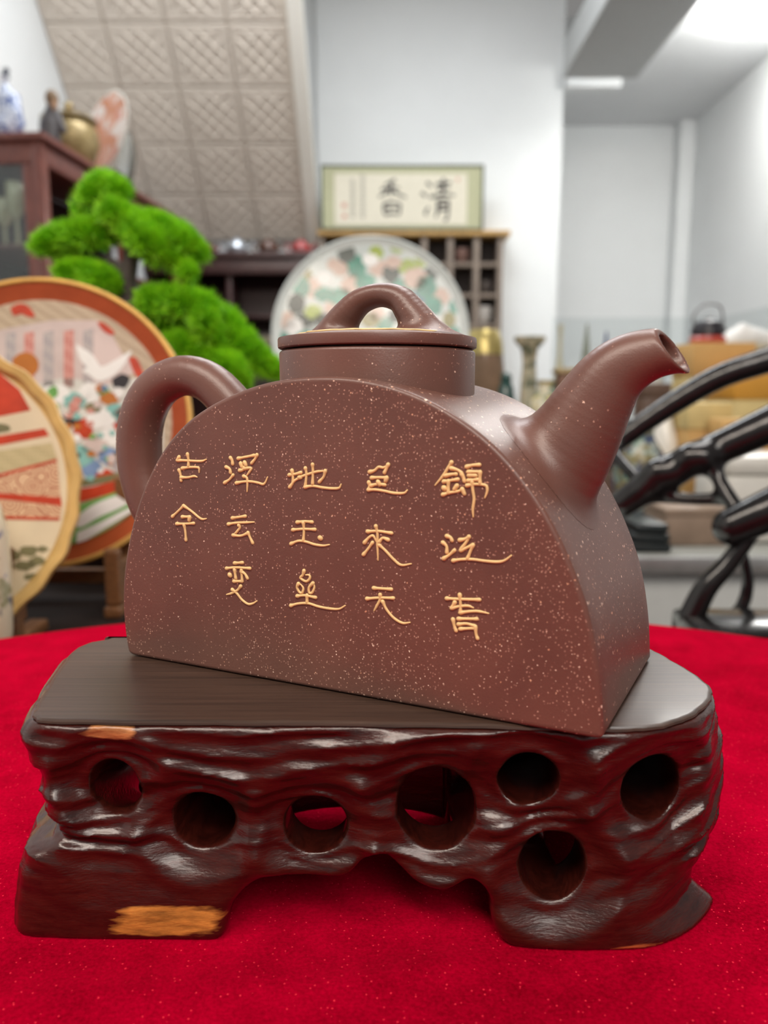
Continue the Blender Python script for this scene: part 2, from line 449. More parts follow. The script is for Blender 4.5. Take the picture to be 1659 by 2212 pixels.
# cloth: flat top with soft creases, then a short skirt in folds
def cloth():
    nr, na, ns = 150, 360, 14; V, F = [], []
    rr = [TR * (i / nr) ** .8 for i in range(1, nr + 1)]
    for i, r in enumerate(rr):
        for k in range(na):
            a = 2 * math.pi * k / na; x, y = TC[0] + r * math.cos(a), TC[1] + r * math.sin(a)
            z = 0.0
            for (px, py, qx, qy, hh, w) in ((-.02, .195, .03, .21, .0022, .006), (-.12, .19, -.02, .20, .0016, .008), (.02, .17, .10, .185, .0012, .007), (-.10, .16, .0, .165, .0015, .009), (.14, .22, .2, .26, .0015, .009), (-.2, .22, -.15, .30, .0014, .01)):
                ex, ey = qx - px, qy - py; tt = max(0, min(1, ((x - px) * ex + (y - py) * ey) / (ex * ex + ey * ey)))
                dd = math.hypot(x - px - ex * tt, y - py - ey * tt); z += hh * math.exp(-(dd / w) ** 2) * math.sin(math.pi * min(1, max(0, tt * .8 + .1)))
            inside = math.hypot(max(0, abs(x + .0) - .112), max(0, abs(y - .26) - .038))
            z *= min(1, inside / .012)
            e = max(0, (r - (TR - .006)) / .006); V.append((x, y, TZ + z - .003 * e * e))
    for j in range(1, ns + 1):
        q = j / ns
        for k in range(na):
            a = 2 * math.pi * k / na; f = .008 * q * math.sin(a * 22 + 1.3 * math.sin(3 * a)); r = TR + .004 + .006 * min(1, q * 6) + f * q + .004 * q
            V.append((TC[0] + r * math.cos(a), TC[1] + r * math.sin(a), TZ - .004 - .30 * q))
    rows = nr + ns
    V.append((TC[0], TC[1], TZ))
    for j in range(rows - 1):
        for k in range(na):
            a, b = j * na + k, j * na + (k + 1) % na; F.append((a, a + na, b + na, b))
    for k in range(na): F.append((rows * na, k, (k + 1) % na))
    return V, F
make('tablecloth', cloth(), velvet_mat(), smooth=True, label='red velvet cloth spread over the round table under the carved stand', cat='tablecloth')

#@@STAND
# ================================================================== carved rosewood stand
def stand():
    YF = .218
    def fx(px, py, YF=YF):
        p = at(px, py, YF); return p.x * 1000, (p.z - TZ) * 1000
    top = [(-108, 224), (-100, 219.5), (-60, 218.5), (-18, 218), (30, 216), (66, 214), (82, 216), (96, 225), (107, 239), (110, 252), (106, 275), (100, 292), (92, 299), (60, 301), (-96, 301), (-111, 297), (-119, 287), (-116, 262), (-111, 236)]
    top = [tuple(v)[:2] for v in spline([(x, y, 0) for x, y in top + [top[0]]], 120)][:-1]
    L = [fx(*p, .224) for p in ((58, 1562), (56, 1600), (74, 1645), (94, 1690), (104, 1740), (124, 1775), (122, 1806), (62, 1828), (46, 1880), (38, 1940), (36, 1985))]
    Rr = [fx(*p, .238) for p in ((1540, 1530), (1552, 1600), (1556, 1660), (1550, 1720), (1532, 1790), (1502, 1850), (1490, 1895), (1520, 1918), (1556, 1945), (1560, 1970), (1552, 2000))]
    Lz = np.array([p[1] for p in L])[::-1]; Lx = np.array([p[0] for p in L])[::-1]
    Rz = np.array([p[1] for p in Rr])[::-1]; Rx = np.array([p[0] for p in Rr])[::-1]
    h = .85; HT = 70.6
    ax, (X, Y, Z) = gridof((-132, 206, -1), (128, 308, HT), h)
    X, Y, Z = X.astype(np.float32), Y.astype(np.float32), Z.astype(np.float32)
    z1 = ax[2]; xl = np.interp(z1, Lz, Lx)[None, None, :]; xr = np.interp(z1, Rz, Rx)[None, None, :]
    left0, right0 = -108.5, 107.5
    # horizontal warp so that the ends follow the carved silhouette
    tt = (X - xl) / (xr - xl); Xw = left0 + tt * (right0 - left0)
    frac = np.clip(Z / 70, 0, 1)
    holes = [(233, 1697, 61, 64), (424, 1788, 72, 70), (676, 1797, 74, 72), (943, 1757, 92, 106), (1142, 1684, 70, 67), (1412, 1706, 75, 82), (1194, 1873, 78, 84)]
    H = []
    for (px, py, ra, rb) in holes:
        x, z = fx(px, py); H.append((x, z, ra * .218 / 1.66 * 1.02, rb * .218 / 1.66 * 1.02))
    # front relief: ridges that stream along the length and bend round the holes
    c2, zz = np.meshgrid(np.arange(-140, 260, .5), np.arange(-4, 76, .5), indexing='ij')
    psi = zz + 4.0 * (vnoise(c2 / 38, zz / 26, 3) - .5) * 2 + np.where(c2 > 55, -.30 * (c2 - 55), 0) + np.where(c2 < -95, .35 * (c2 + 95), 0)
    for (x, z, a, b) in H:
        q = ((c2 - x) / a) ** 2 + ((zz - z) / b) ** 2
        psi = psi - (zz - z) * np.minimum(1, 1 / (q + .25)) * .8
    ph = psi / 6.6
    wv = np.abs(((ph + 1.1 * vnoise(c2 / 46, zz / 14, 5)) % 1) * 2 - 1)
    low = np.clip((zz - np.where(c2 < -30, 17, 10)) / 14, .12, 1); amp = (.35 + .85 * vnoise(c2 / 34, zz / 10, 9)) * low
    rel = -(1.9 * amp * (wv ** .6 - .55))
    rel += 1.8 * (vnoise(c2 / 26, psi / 10, 12) - .5) + low * (1.5 * (vnoise(c2 / 17, psi / 2.6, 13) - .5) + .7 * (vnoise(c2 / 9, psi / 1.2, 14) - .5)) + .5 * (vnoise(c2 / 7, zz / 7, 15) - .5)
    rel *= np.clip((zz - 2) / 10, .25, 1)
    rel *= np.clip((HT + 4 - zz) / 7, .45, 1)
    cc = X + np.clip(Y - 225, 0, 200) * np.where(X > 0, .9, -.9)
    ii = np.clip(((cc + 140) / .5).astype(int), 0, rel.shape[0] - 1); jj = np.clip(((Z + 4) / .5).astype(int), 0, rel.shape[1] - 1)
    # smooth (bilinear) lookup
    fu = np.clip((cc + 140) / .5 - ii, 0, 1); fv = np.clip((Z + 4) / .5 - jj, 0, 1); i2 = np.minimum(ii + 1, rel.shape[0] - 1); j2 = np.minimum(jj + 1, rel.shape[1] - 1)
    RL = ((rel[ii, jj] * (1 - fu) + rel[i2, jj] * fu) * (1 - fv) + (rel[ii, j2] * (1 - fu) + rel[i2, j2] * fu) * fv).astype(np.float32)
    # plan outline, a little waisted at mid height; a lookup keeps it cheap
    gx, gy = np.arange(-150, 150, 1.0), np.arange(200, 315, 1.0); GX, GY = np.meshgrid(gx, gy, indexing='ij')
    sp = sd_poly(GX, GY, top)
    ui = np.clip(Xw + 150, 0, len(gx) - 2.001); vi = np.clip(Y - 200 + 0 * Xw, 0, len(gy) - 2.001)
    a0, b0 = ui.astype(int), vi.astype(int); fu, fv = ui - a0, vi - b0
    d2 = (sp[a0, b0] * (1 - fu) + sp[a0 + 1, b0] * fu) * (1 - fv) + (sp[a0, b0 + 1] * (1 - fu) + sp[a0 + 1, b0 + 1] * fu) * fv
    waist = 3.2 * np.abs(np.sin(np.pi * np.clip((Z - 6) / 56, 0, 1))) ** 1.5
    D = d2 + waist * np.clip((100 - np.abs(X)) / 10, 0, 1) - RL * 1.0 - 1.2 + 5.0 * np.clip((Y - 278) / 20, 0, 1)
    for (x, z, a, b) in H:      # dished lip round each hole
        q = np.sqrt(((X - x) / (a + 4)) ** 2 + ((Z - z) / (b + 4)) ** 2)
        D = D + 3.0 * np.exp(-((q - .85) / .36) ** 2) * (Y < 250) - .9 * np.exp(-((q - 1.5) / .2) ** 2) * (Y < 250)
    D = smax(D, Z - HT, 2.5); D = smax(D, -Z, 1.5)
    # hollow inside
    inn = np.maximum(np.maximum(np.abs(X + 12) - 38, np.abs(Y - 259) - 21), Z - 57)
    D = smax(D, -(inn + 3), 6)
    for n_, (x, z, a, b) in enumerate(H):
        zs = z - (.42 if n_ == 0 else .12) * (Y - 218); xs = x + (0.12 if n_ in (1, 6) else .04) * (Y - 218)
        q = (np.sqrt(((X - xs) / a) ** 2 + ((Z - zs) / b) ** 2) - 1) * min(a, b) + .3
        q = smax(q, Y - (320, 270, 262, 262, 264, 268, 262)[n_], 6)
        D = smax(D, -q, 3.4)
    arch = [fx(*p) for p in ((488, 2040), (492, 1980), (520, 1938), (560, 1912), (610, 1905), (690, 1908), (752, 1900), (785, 1872), (822, 1864), (858, 1884), (900, 1914), (960, 1926), (1012, 1904), (1040, 1908), (1058, 1940), (1062, 1985), (1085, 2040))]
    arch = [tuple(v)[:2] for v in spline([(x, z, 0) for x, z in arch], 60)] + [(38, -20), (-50, -20)]
    g1, g2 = np.meshgrid(ax[0], ax[2], indexing='ij'); sa = sd_poly(g1, g2, arch).astype(np.float32)[:, None, :]
    D = smax(D, -np.maximum(sa, Y - 262), 5)
    # low arches at the back and at both ends
    bk = (np.sqrt(((X + 9) / 36) ** 2 + (Z / 10) ** 2) - 1) * 9; D = smax(D, -np.maximum(bk, 262 - Y), 3)  # unseen back arch, added to let light onto the cloth inside
    en = (np.sqrt(((Y - 262) / 22) ** 2 + (Z / 26) ** 2) - 1) * 22; D = smax(D, -np.maximum(en, 60 - np.abs(X)), 5)
    V, Q = nets(D, [a[0] for a in ax], h)
    V = V / 1000; V[:, 2] += TZ
    V[:, 2] = np.maximum(V[:, 2], TZ + .0002)
    c = Vector((-.004, .262, TZ))
    t = thing('carved_stand', 'dark carved rosewood stand with round pierced holes, under the teapot', 'stand', c)
    def pc(px, py, Yp): p = at(px, py, Yp) - c; return tuple(p)
    pm = wood_mat('carved_rosewood', (32, 8, 6), (70, 24, 17), (14, 14, 70), .26, .4, patches=(
        (pc(352, 1990, .218), (.0175, .03, .0062), (214, 142, 66)), (pc(236, 1584, .2165), (.0085, .012, .0032), (206, 138, 84)), (pc(1370, 2042, .215), (.0085, .02, .0022), (206, 112, 62))), bump=.32)
    make('carved_body', (V, Q), pm, t, smooth=True)
    # flat satin top
    prof = ((-.9, 70.0), (-.2, 70.5), (.2, 71.0), (0, 71.6), (-.7, 72.0), (-1.6, 72.05))
    n = len(top); P = np.array(top); T = np.roll(P, -1, 0) - np.roll(P, 1, 0); T /= np.linalg.norm(T, axis=1)[:, None]; N = np.stack([T[:, 1], -T[:, 0]], 1)
    if ((P - P.mean(0)) * N).sum() < 0: N = -N
    VV, FF = [], []
    for (o, z) in prof:
        for k in range(n): q = P[k] + N[k] * (o + .35 * math.sin(k * 1.7) * math.sin(k * .53)); VV.append((q[0] / 1000, q[1] / 1000, TZ + z / 1000))
    for j in range(len(prof) - 1):
        for k in range(n): a, b = j * n + k, j * n + (k + 1) % n; FF.append((a, b, b + n, a + n))
    FF.append(tuple(range(n - 1, -1, -1))); FF.append(tuple(range((len(prof) - 1) * n, len(prof) * n)))
    make('top_board', (VV, FF), wood_mat('satin_rosewood', (44, 32, 27), (78, 58, 48), (2, 90, 90), .36, .08, bump=.05), t, smooth='auto', label='flat satin-polished top of the stand')
stand()
SZ = TZ + .0721     # stand top

#@@POT
# ================================================================== teapot (frame: u along the face, w into depth, z up; mm)
PA = Vector((-.096115, .277155, SZ + .0002)); PR = R(-24.547); TH = 77.4
clay = clay_mat('purple_clay', .26); clay_f = clay_mat('speckled_purple_clay', -.06)
pot = thing('teapot', 'purple-brown speckled clay teapot with a half-moon body and gold inscription', 'teapot', PA, PR)
outl = [(0, 0), (-1.2, 6.5), (-1.7, 20.8), (.3, 35.1), (5.1, 51), (11.7, 64.9), (20.4, 77.5), (30.9, 87.2), (42.8, 93.8), (55.9, 98.6), (68.4, 101.3), (81.9, 102.3), (94.9, 101.8), (107.3, 99.5), (119.2, 95.4), (130.7, 89.2), (141.9, 80.6), (151.5, 69.8), (158.4, 59.1), (163.9, 47.8), (167.9, 37.4), (170.6, 26.5), (172.6, 13.9), (173.7, 0)]
sp_ = spline([(a, b, 0) for a, b in outl], 190)
P2 = np.array([(p.x, p.y) for p in sp_])
for _ in range(6): P2[1:-1] = .5 * P2[1:-1] + .25 * (P2[:-2] + P2[2:])
SHEAR = 5.3
def body():
    arc = P2[::-1]            # right base -> over the top -> left base
    base = [(x, 0.0) for x in np.linspace(arc[-1][0] + 3, arc[0][0] - 3, 40)]
    ring = [tuple(p) for p in arc if p[1] > 1.6]
    a0, a1 = ring[0], ring[-1]
    def corner(p, q, c, n=5):
        return [tuple((1 - t) ** 2 * np.array(p) + 2 * t * (1 - t) * np.array(c) + t * t * np.array(q)) for t in np.linspace(0, 1, n + 2)[1:-1]]
    poly = ring + corner(a1, base[0], (P2[0][0], 0)) + base + corner(base[-1], a0, (P2[-1][0], 0))
    P = np.array(poly); n = len(P)
    T = np.roll(P, -1, 0) - np.roll(P, 1, 0); T /= np.linalg.norm(T, axis=1)[:, None]; N = np.stack([T[:, 1], -T[:, 0]], 1)
    rr = 1.5; prof = [(-rr + rr * math.sin(a), rr - rr * math.cos(a)) for a in np.linspace(0, math.pi / 2, 6)]
    ws = prof + [(0, w) for w in np.linspace(8, TH - 8, 7)] + [(o, TH - w) for o, w in prof[::-1]]
    V, F = [], []
    for (o, w) in ws:
        q = P + N * o; V += [((x + SHEAR * w / TH) / 1000, w / 1000, z / 1000) for x, z in q]
    for j in range(len(ws) - 1):
        for k in range(n): a, b = j * n + k, j * n + (k + 1) % n; F.append((a, a + n, b + n, b))
    F.append(tuple(range(n))); F.append(tuple(range((len(ws) - 1) * n, len(ws) * n))[::-1])
    o = make('body', (V, F), clay_f, pot, local=True, smooth=True)
    me = o.data; fl = [True] * len(me.polygons); fl[-1] = fl[-2] = False; me.polygons.foreach_set('use_smooth', fl); me.update()
    # consistent outward normals
    bm = bmesh.new(); bm.from_mesh(me); bmesh.ops.recalc_face_normals(bm, faces=bm.faces); bm.to_mesh(me); bm.free()
body()
MID = TH / 2
def body_sd(U, Wg, Zg):
    """2D distance to the extruded outline, sheared"""
    u1, z1 = U[:, 0, 0], Zg[0, 0, :]; st = u1[1] - u1[0]
    ue = np.arange(u1[0] - 8, u1[-1] + 8, st)
    g1, g2 = np.meshgrid(ue, z1, indexing='ij'); sd = sd_poly(g1, g2, [tuple(p) for p in P2])
    x = (U - SHEAR * Wg / TH - ue[0]) / st; i = x.astype(int); f = x - i; k = np.broadcast_to(np.arange(len(z1)), U.shape)
    return sd[i, k] * (1 - f) + sd[i + 1, k] * f
def attach(name, P, rad, lo, hi, k, h=.6, wsc=1.0, cut=None, bore=None):
    ax, (U, W, Z) = gridof(lo, hi, h)
    C = [(p[0], MID, p[1]) for p in P]
    n = 36; C = [tuple(v) for v in spline(C, n)]; rr = lerpv(rad, n)
    B = body_sd(U, W, Z); S = sd_chain(U, W, Z, C, rr, (1, wsc, 1))
    if cut:
        (cu, cz), (nu, nw, nz) = cut; S = smax(S, (U - cu) * nu + (W - MID) * nw + (Z - cz) * nz, .8)
    D = smin(B, S, k)
    if bore: D = smax(D, -sd_chain(U, W, Z, [(p[0], MID, p[1]) for p in bore[0]], bore[1], (1, wsc, 1)), .8)
    V, Q = nets(D, [a[0] for a in ax], h); V = relax(V, Q, 8)
    # keep what stands off the body surface
    iu = np.clip(((V - np.array([a[0] for a in ax])) / h), 0, np.array(D.shape) - 1.001); i0 = iu.astype(int); f = iu - i0
    b = 0
    for a in (0, 1):
        for e in (0, 1):
            for c in (0, 1):
                b = b + B[i0[:, 0] + a, i0[:, 1] + e, i0[:, 2] + c] * (f[:, 0] if a else 1 - f[:, 0]) * (f[:, 1] if e else 1 - f[:, 1]) * (f[:, 2] if c else 1 - f[:, 2])
    fb = b[Q]; keep = (fb.mean(1) > .07)
    Q = Q[keep]; used = np.unique(Q); mp = -np.ones(len(V), int); mp[used] = np.arange(len(used))
    return make(name, (V[used] / 1000, mp[Q]), clay, pot, local=True, smooth=True)
attach('spout', [(142, 66), (149.5, 75), (155.5, 84), (160.5, 93.5), (165.3, 101.3), (170.6, 106), (177.3, 108.8), (184.2, 109.6), (192, 109)],
       [18, 16.6, 14.2, 12.2, 10.5, 9.2, 7.7, 6.7, 6.2], (126, 12, 36), (196, 66, 122), 8.0, .6, cut=((184.0, 109.6), (.79, -.21, .57)),
       bore=([(166, 102), (172, 106.6), (178, 108.9), (186, 109.7), (196, 110)], [4.5, 5, 5.4, 5.3, 5.3]))
attach('handle', [(34, 80), (22, 93.5), (12, 101.5), (.5, 104.2), (-10.5, 101.2), (-18.6, 94.2), (-23.4, 84.5), (-24.9, 73), (-23.6, 61), (-18.5, 48.5), (-9, 38), (6, 30)],
       [9, 8.3, 8, 7.9, 8.3, 8.9, 9.2, 9.3, 9.2, 9, 9, 9.3], (-38, 26, 18), (38, 52, 116), 4.5, .6)
# collar
CU, CW = 85.4, MID
def zl(prof, n=72): return lathe([(r / 1000, z / 1000) for r, z in prof], n, (CU / 1000, CW / 1000, 0))
make('collar', zl([(34.4, 84), (34.4, 110.6), (34.2, 111.2), (33.6, 111.7), (30, 111.9), (29.6, 111), (29.5, 84)]), clay, pot, local=True, smooth='auto')
# lid
def domez(r): return 118.6 - 2.1 * (r / 34.0) ** 2 - .5 * (r / 34.0) ** 8
lid = make('lid', zl([(28.5, 108), (28.7, 112.2), (34.2, 112.35), (34.75, 112.7), (34.85, 113.3), (34.85, 115.4), (34.6, 116.0), (34.0, domez(33.9))] + [(r, domez(r)) for r in (33, 31, 27, 20, 12, 5, .3)]), clay, pot, local=True, smooth='auto')
def knob():
    h = .45; ax, (U, W, Z) = gridof((52, MID - 16, 115), (120, MID + 16, 137), h)
    C = spline([(62, MID, 112), (68.8, MID, 119.4), (73.4, MID, 124.6), (79, MID, 129.2), (86.6, MID, 131.0), (94, MID, 129.2), (98.3, MID, 124.6), (102.6, MID, 119.4), (109.5, MID, 112)], 30)
    S = sd_chain(U, W, Z, [tuple(c) for c in C], lerpv([6.2, 5.9, 5.2, 4.4, 4.0, 4.5, 5.4, 6.1, 6.2], 30), (1, 1.25, 1))
    rr = np.sqrt((U - CU) ** 2 + (W - CW) ** 2); B = Z - domez(rr)
    D = smin(B, S, 4.6)
    V, Q = nets(D, [a[0] for a in ax], h); V = relax(V, Q, 5)
    b = V[:, 2] - domez(np.hypot(V[:, 0] - CU, V[:, 1] - CW)); keep = (b[Q].mean(1) > .06) & (np.hypot(V[:, 0] - CU, V[:, 1] - CW)[Q].max(1) < 33.5)
    Q = Q[keep]; used = np.unique(Q); mp = -np.ones(len(V), int); mp[used] = np.arange(len(used))
    make('knob', (V[used] / 1000, mp[Q]), clay, lid, local=True, smooth=True)
knob()
gold = mat('gold_slip', (236, 200, 140), .42, var=.08, scale=400)
ring = []
for k in range(181):
    a = 2 * math.pi * k / 180; r = 27.5 + .9 * math.sin(9 * a) + .5 * math.sin(23 * a)
    ring.append(((CU + r * math.cos(a)) / 1000, (CW + r * math.sin(a)) / 1000, (domez(r) + .12 + .05 * math.sin(17 * a)) / 1000))
ring2 = []
for k in range(181):
    a = 2 * math.pi * k / 180; r = 26.2 + .9 * math.sin(9 * a + 1.9)
    ring2.append(((CU + r * math.cos(a)) / 1000, (CW + r * math.sin(a)) / 1000, (domez(r) + .12) / 1000))
make('gold_line', join(tube(ring, .00035, 6), tube(ring2, .0003, 6)), gold, lid, local=True, smooth=True, label='wavy gold line painted round the lid')
# gold slip characters: strokes on the face (enlarged photo px, 3.77 per px), heads thick, tails thin
CH5 = {
 'gu': [[(165, 205), (250, 208), (330, 212), (370, 210), (400, 197)], [(178, 178), (165, 205)], [(247, 155), (255, 200), (255, 250)], [(205, 270), (260, 262), (320, 262), (340, 270), (342, 305)], [(178, 285), (190, 320), (195, 370)], [(195, 345), (250, 345), (300, 335), (325, 342)]],
 'jin': [[(125, 662), (165, 625), (215, 575)], [(215, 575), (280, 620), (340, 670), (370, 685), (400, 680)], [(205, 665), (265, 665)], [(265, 668), (260, 692)], [(160, 722), (230, 722), (298, 718)], [(220, 730), (230, 790), (235, 855)]],
 'fu': [[(597, 185), (610, 205), (615, 235)], [(562, 260), (590, 275), (597, 305)], [(550, 388), (590, 360), (618, 325)], [(660, 190), (720, 178), (790, 165)], [(812, 162), (800, 190), (770, 228)], [(680, 230), (690, 258)], [(712, 222), (722, 245)], [(672, 288), (700, 280), (710, 262)], [(710, 272), (765, 268), (750, 300), (728, 330)], [(705, 335), (728, 345), (735, 380), (732, 460)], [(645, 390), (700, 380), (760, 378), (820, 388), (860, 400), (880, 385), (898, 342)]],
 'yun': [[(612, 675), (660, 668), (718, 660)], [(580, 725), (640, 715), (720, 712), (790, 708)], [(665, 735), (672, 755), (645, 790), (618, 815)], [(618, 815), (680, 820), (735, 800)], [(740, 795), (755, 830), (778, 878)]],
 'bian': [[(630, 1042), (695, 1038)], [(565, 1085), (640, 1078), (755, 1085)], [(590, 1136), (594, 1143)], [(630, 1095), (640, 1165)], [(685, 1112), (715, 1130), (735, 1165)], [(625, 1190), (692, 1190)], [(686, 1100), (692, 1190)], [(680, 1230), (650, 1265), (600, 1290), (565, 1298)], [(612, 1258), (650, 1290), (690, 1340), (740, 1375), (780, 1370), (812, 1350)]],
 'di': [[(1075, 325), (1120, 318), (1170, 305)], [(1098, 288), (1105, 340), (1100, 395), (1080, 425)], [(1080, 422), (1120, 370), (1170, 345)], [(1207, 270), (1215, 320), (1205, 425)], [(1205, 422), (1270, 415), (1350, 428), (1430, 435), (1480, 430), (1497, 400)], [(1155, 345), (1210, 325), (1300, 298), (1365, 292)], [(1368, 292), (1355, 340), (1320, 380)], [(1265, 240), (1268, 300), (1265, 395)]],
 'yu': [[(1140, 710), (1200, 703), (1262, 708)], [(1105, 772), (1180, 765), (1285, 768)], [(1190, 712), (1195, 780), (1190, 860)], [(1090, 885), (1150, 862), (1210, 868), (1280, 890), (1350, 900), (1402, 892)], [(1325, 836), (1331, 840)]],
 'lei': [[(1195, 1105), (1185, 1140), (1165, 1162), (1212, 1192), (1243, 1165), (1238, 1140), (1210, 1138)], [(1150, 1210), (1138, 1240), (1160, 1280), (1180, 1282), (1190, 1245), (1165, 1212)], [(1268, 1206), (1236, 1240), (1238, 1282), (1262, 1282), (1280, 1240), (1274, 1208)], [(1140, 1310), (1200, 1305), (1290, 1322)], [(1220, 1305), (1220, 1360)], [(1088, 1388), (1150, 1372), (1230, 1370), (1310, 1395), (1400, 1412), (1480, 1415), (1530, 1388)]]}
CH6 = {
 'se': [[(222, 300), (262, 288), (295, 260), (335, 265), (372, 240)], [(372, 240), (360, 270), (342, 305)], [(238, 348), (295, 345), (358, 348)], [(360, 348), (352, 372)], [(215, 385), (222, 415), (212, 445)], [(212, 445), (270, 445), (340, 455), (420, 472), (500, 472), (528, 448)], [(232, 412), (280, 400), (345, 405)], [(290, 380), (302, 402)]],
 'lai': [[(272, 742), (285, 800), (285, 880), (290, 1018)], [(205, 785), (290, 782), (400, 798)], [(180, 875), (215, 835), (250, 820), (278, 870)], [(372, 852), (328, 838), (300, 870)], [(172, 972), (210, 925), (245, 875)], [(300, 895), (350, 940), (420, 1015), (480, 1058), (560, 1048)]],
 'tian': [[(255, 1245), (325, 1250), (398, 1255)], [(200, 1332), (300, 1325), (415, 1327)], [(307, 1300), (305, 1340), (280, 1390), (258, 1430)], [(328, 1355), (360, 1420), (420, 1490), (490, 1530), (550, 1525)]],
 'jin2': [[(888, 222), (860, 265), (820, 330), (755, 408)], [(885, 270), (940, 285), (970, 310)], [(970, 318), (985, 345), (992, 375)], [(838, 330), (900, 318), (925, 318)], [(825, 378), (880, 370), (940, 360)], [(862, 375), (862, 470)], [(826, 430), (831, 435)], [(932, 412), (912, 440)], [(818, 485), (870, 470), (950, 455), (975, 432)], [(975, 440), (992, 478)], [(1012, 258), (1060, 245), (1115, 242)], [(1025, 300), (1080, 298), (1120, 302)], [(1120, 302), (1120, 390)], [(1030, 328), (1085, 330)], [(1025, 370), (1100, 362)], [(1015, 410), (1080, 400), (1150, 405), (1175, 420), (1178, 460), (1160, 510)], [(1055, 380), (1062, 450), (1072, 520), (1062, 600), (1065, 665)]],
 'jiang': [[(850, 822), (880, 835), (892, 858)], [(818, 875), (848, 905), (850, 955)], [(825, 1005), (870, 975), (912, 938)], [(955, 855), (1000, 845), (1030, 828)], [(1030, 828), (1015, 860), (965, 930)], [(965, 938), (1060, 895)], [(1062, 895), (1040, 950), (1018, 1005)], [(902, 1022), (970, 1012), (1060, 1012), (1160, 1025), (1260, 1032), (1320, 1020), (1375, 980)]],
 'shu': [[(850, 1330), (950, 1335), (1115, 1340)], [(955, 1300), (962, 1380), (960, 1445)], [(960, 1445), (1040, 1435), (1110, 1435), (1190, 1452)], [(915, 1360), (890, 1408)], [(890, 1408), (950, 1395), (1020, 1390), (1065, 1405)], [(900, 1500), (910, 1550), (925, 1592)], [(945, 1495), (1095, 1497)], [(945, 1540), (1010, 1535), (1080, 1555)], [(960, 1578), (1080, 1572)], [(1082, 1560), (1088, 1620), (1100, 1655)]]}
Mi = WM[pot.name].inverted(); fn = Vector((math.sin(-PR), math.cos(-PR), 0)); fn = (WM[pot.name].to_3x3() @ Vector((0, 1, 0)))
def onface(cx, cy, ox):
    p = atplane(ox + cx / 3.770, 940 + cy / 3.770, PA, fn); q = Mi @ p; return Vector((q.x, 0, q.z))
for ox, CH in ((340, CH5), (740, CH6)):
    for nm, strokes in CH.items():
        vfs = []
        for s in strokes:
            P = [onface(a, b, ox) for a, b in s]; Lg = sum((P[i + 1] - P[i]).length for i in range(len(P) - 1))
            n = max(8, int(Lg / .0004)); C = spline(P, n); b_ = .00047
            dist = np.linspace(0, Lg, n); tail = len(s) >= 4
            rad = b_ * (1 + .55 * np.exp(-(dist / .0009) ** 2) + (.35 if not tail else 0) * np.exp(-((Lg - dist) / .0009) ** 2))
            if tail: rad = rad * (1 - .45 * np.clip((dist / Lg - .7) / .3, 0, 1))
            # rounded caps
            d0 = (C[0] - C[1]).normalized(); d1 = (C[-1] - C[-2]).normalized()
            C = [C[0] + d0 * rad[0] * .95, C[0] + d0 * rad[0] * .6] + C + [C[-1] + d1 * rad[-1] * .6, C[-1] + d1 * rad[-1] * .95]
            rad = [rad[0] * .3, rad[0] * .8] + list(rad) + [rad[-1] * .8, rad[-1] * .3]
            vf = tube(C, rad, 8, up=(0, 1, 0)); vfs.append(([(x, y * .75 - .0001, z) for x, y, z in vf[0]], vf[1]))
        make('raised_character', join(*vfs), gold, pot, local=True, smooth=True)
#@@BACK
# ================================================================== left display table, painted plates, bonsai
DZ = EYE - .225
t = thing('display_table', 'dark wooden display table behind the red cloth, under the painted plates', 'table', (-.62, 1.1, 0))
M_dull = wood_mat('dull_dark_wood', (26, 18, 15), (44, 30, 24), (4, 30, 30), .75, 0.0); M_dull.node_tree.nodes['Principled BSDF'].inputs['Specular IOR Level'].default_value = .15
make('tabletop', box(-1.15, -.262, .57, 1.62, DZ - .03, DZ, .004), M_dull, t, smooth='auto')
for lx in (-1.11, -.30):
    for ly in (.61, 1.58): make('leg', box(lx - .025, lx + .025, ly - .025, ly + .025, .001, DZ - .03, .004), M_dark, t)
make('apron', box(-1.09, -.32, .60, .62, DZ - .11, DZ - .031, .003), M_dark, t)

M_gold = mat('gold_rim', (206, 160, 84), .32, metal=.35, var=.12, scale=60)
def plate_frame(c, tilt, yaw):
    n = Vector((math.sin(yaw) * math.cos(tilt), -math.cos(yaw) * math.cos(tilt), math.sin(tilt)))   # faces the viewer, leans back
    ex = Vector((0, 0, 1)).cross(n); ex = -ex if ex.x < 0 else ex; ex.normalize(); ey = n.cross(ex); ey = ey if ey.z > 0 else -ey
    return ex.normalized(), ey.normalized(), n.normalized()
def plate_mesh(c, fr, prof, n=96, wob=None, loop=False):
    ex, ey, nn = fr; V, F = [], []
    for (r, h) in prof:
        for k in range(n):
            a = 2 * math.pi * k / n; rr = r * (1 + (wob(a) if wob and r > prof[0][0] * .5 else 0))
            V.append(tuple(c + ex * rr * math.cos(a) + ey * rr * math.sin(a) + nn * h))
    for j in range(len(prof) - 1):
        for k in range(n): a, b = j * n + k, j * n + (k + 1) % n; F.append((a, b, b + n, a + n))
    k = (len(prof) - 1) * n
    if loop: F += [(k + i, k + (i + 1) % n, (i + 1) % n, i) for i in range(n)]
    else: F.append(tuple(range(n - 1, -1, -1))); F.append(tuple(range(k, k + n)))
    return V, F
def clipc(poly, r):
    out = []
    for a, b in poly:
        d = math.hypot(a, b); out.append((a, b) if d <= r else (a * r / d, b * r / d))
    return out
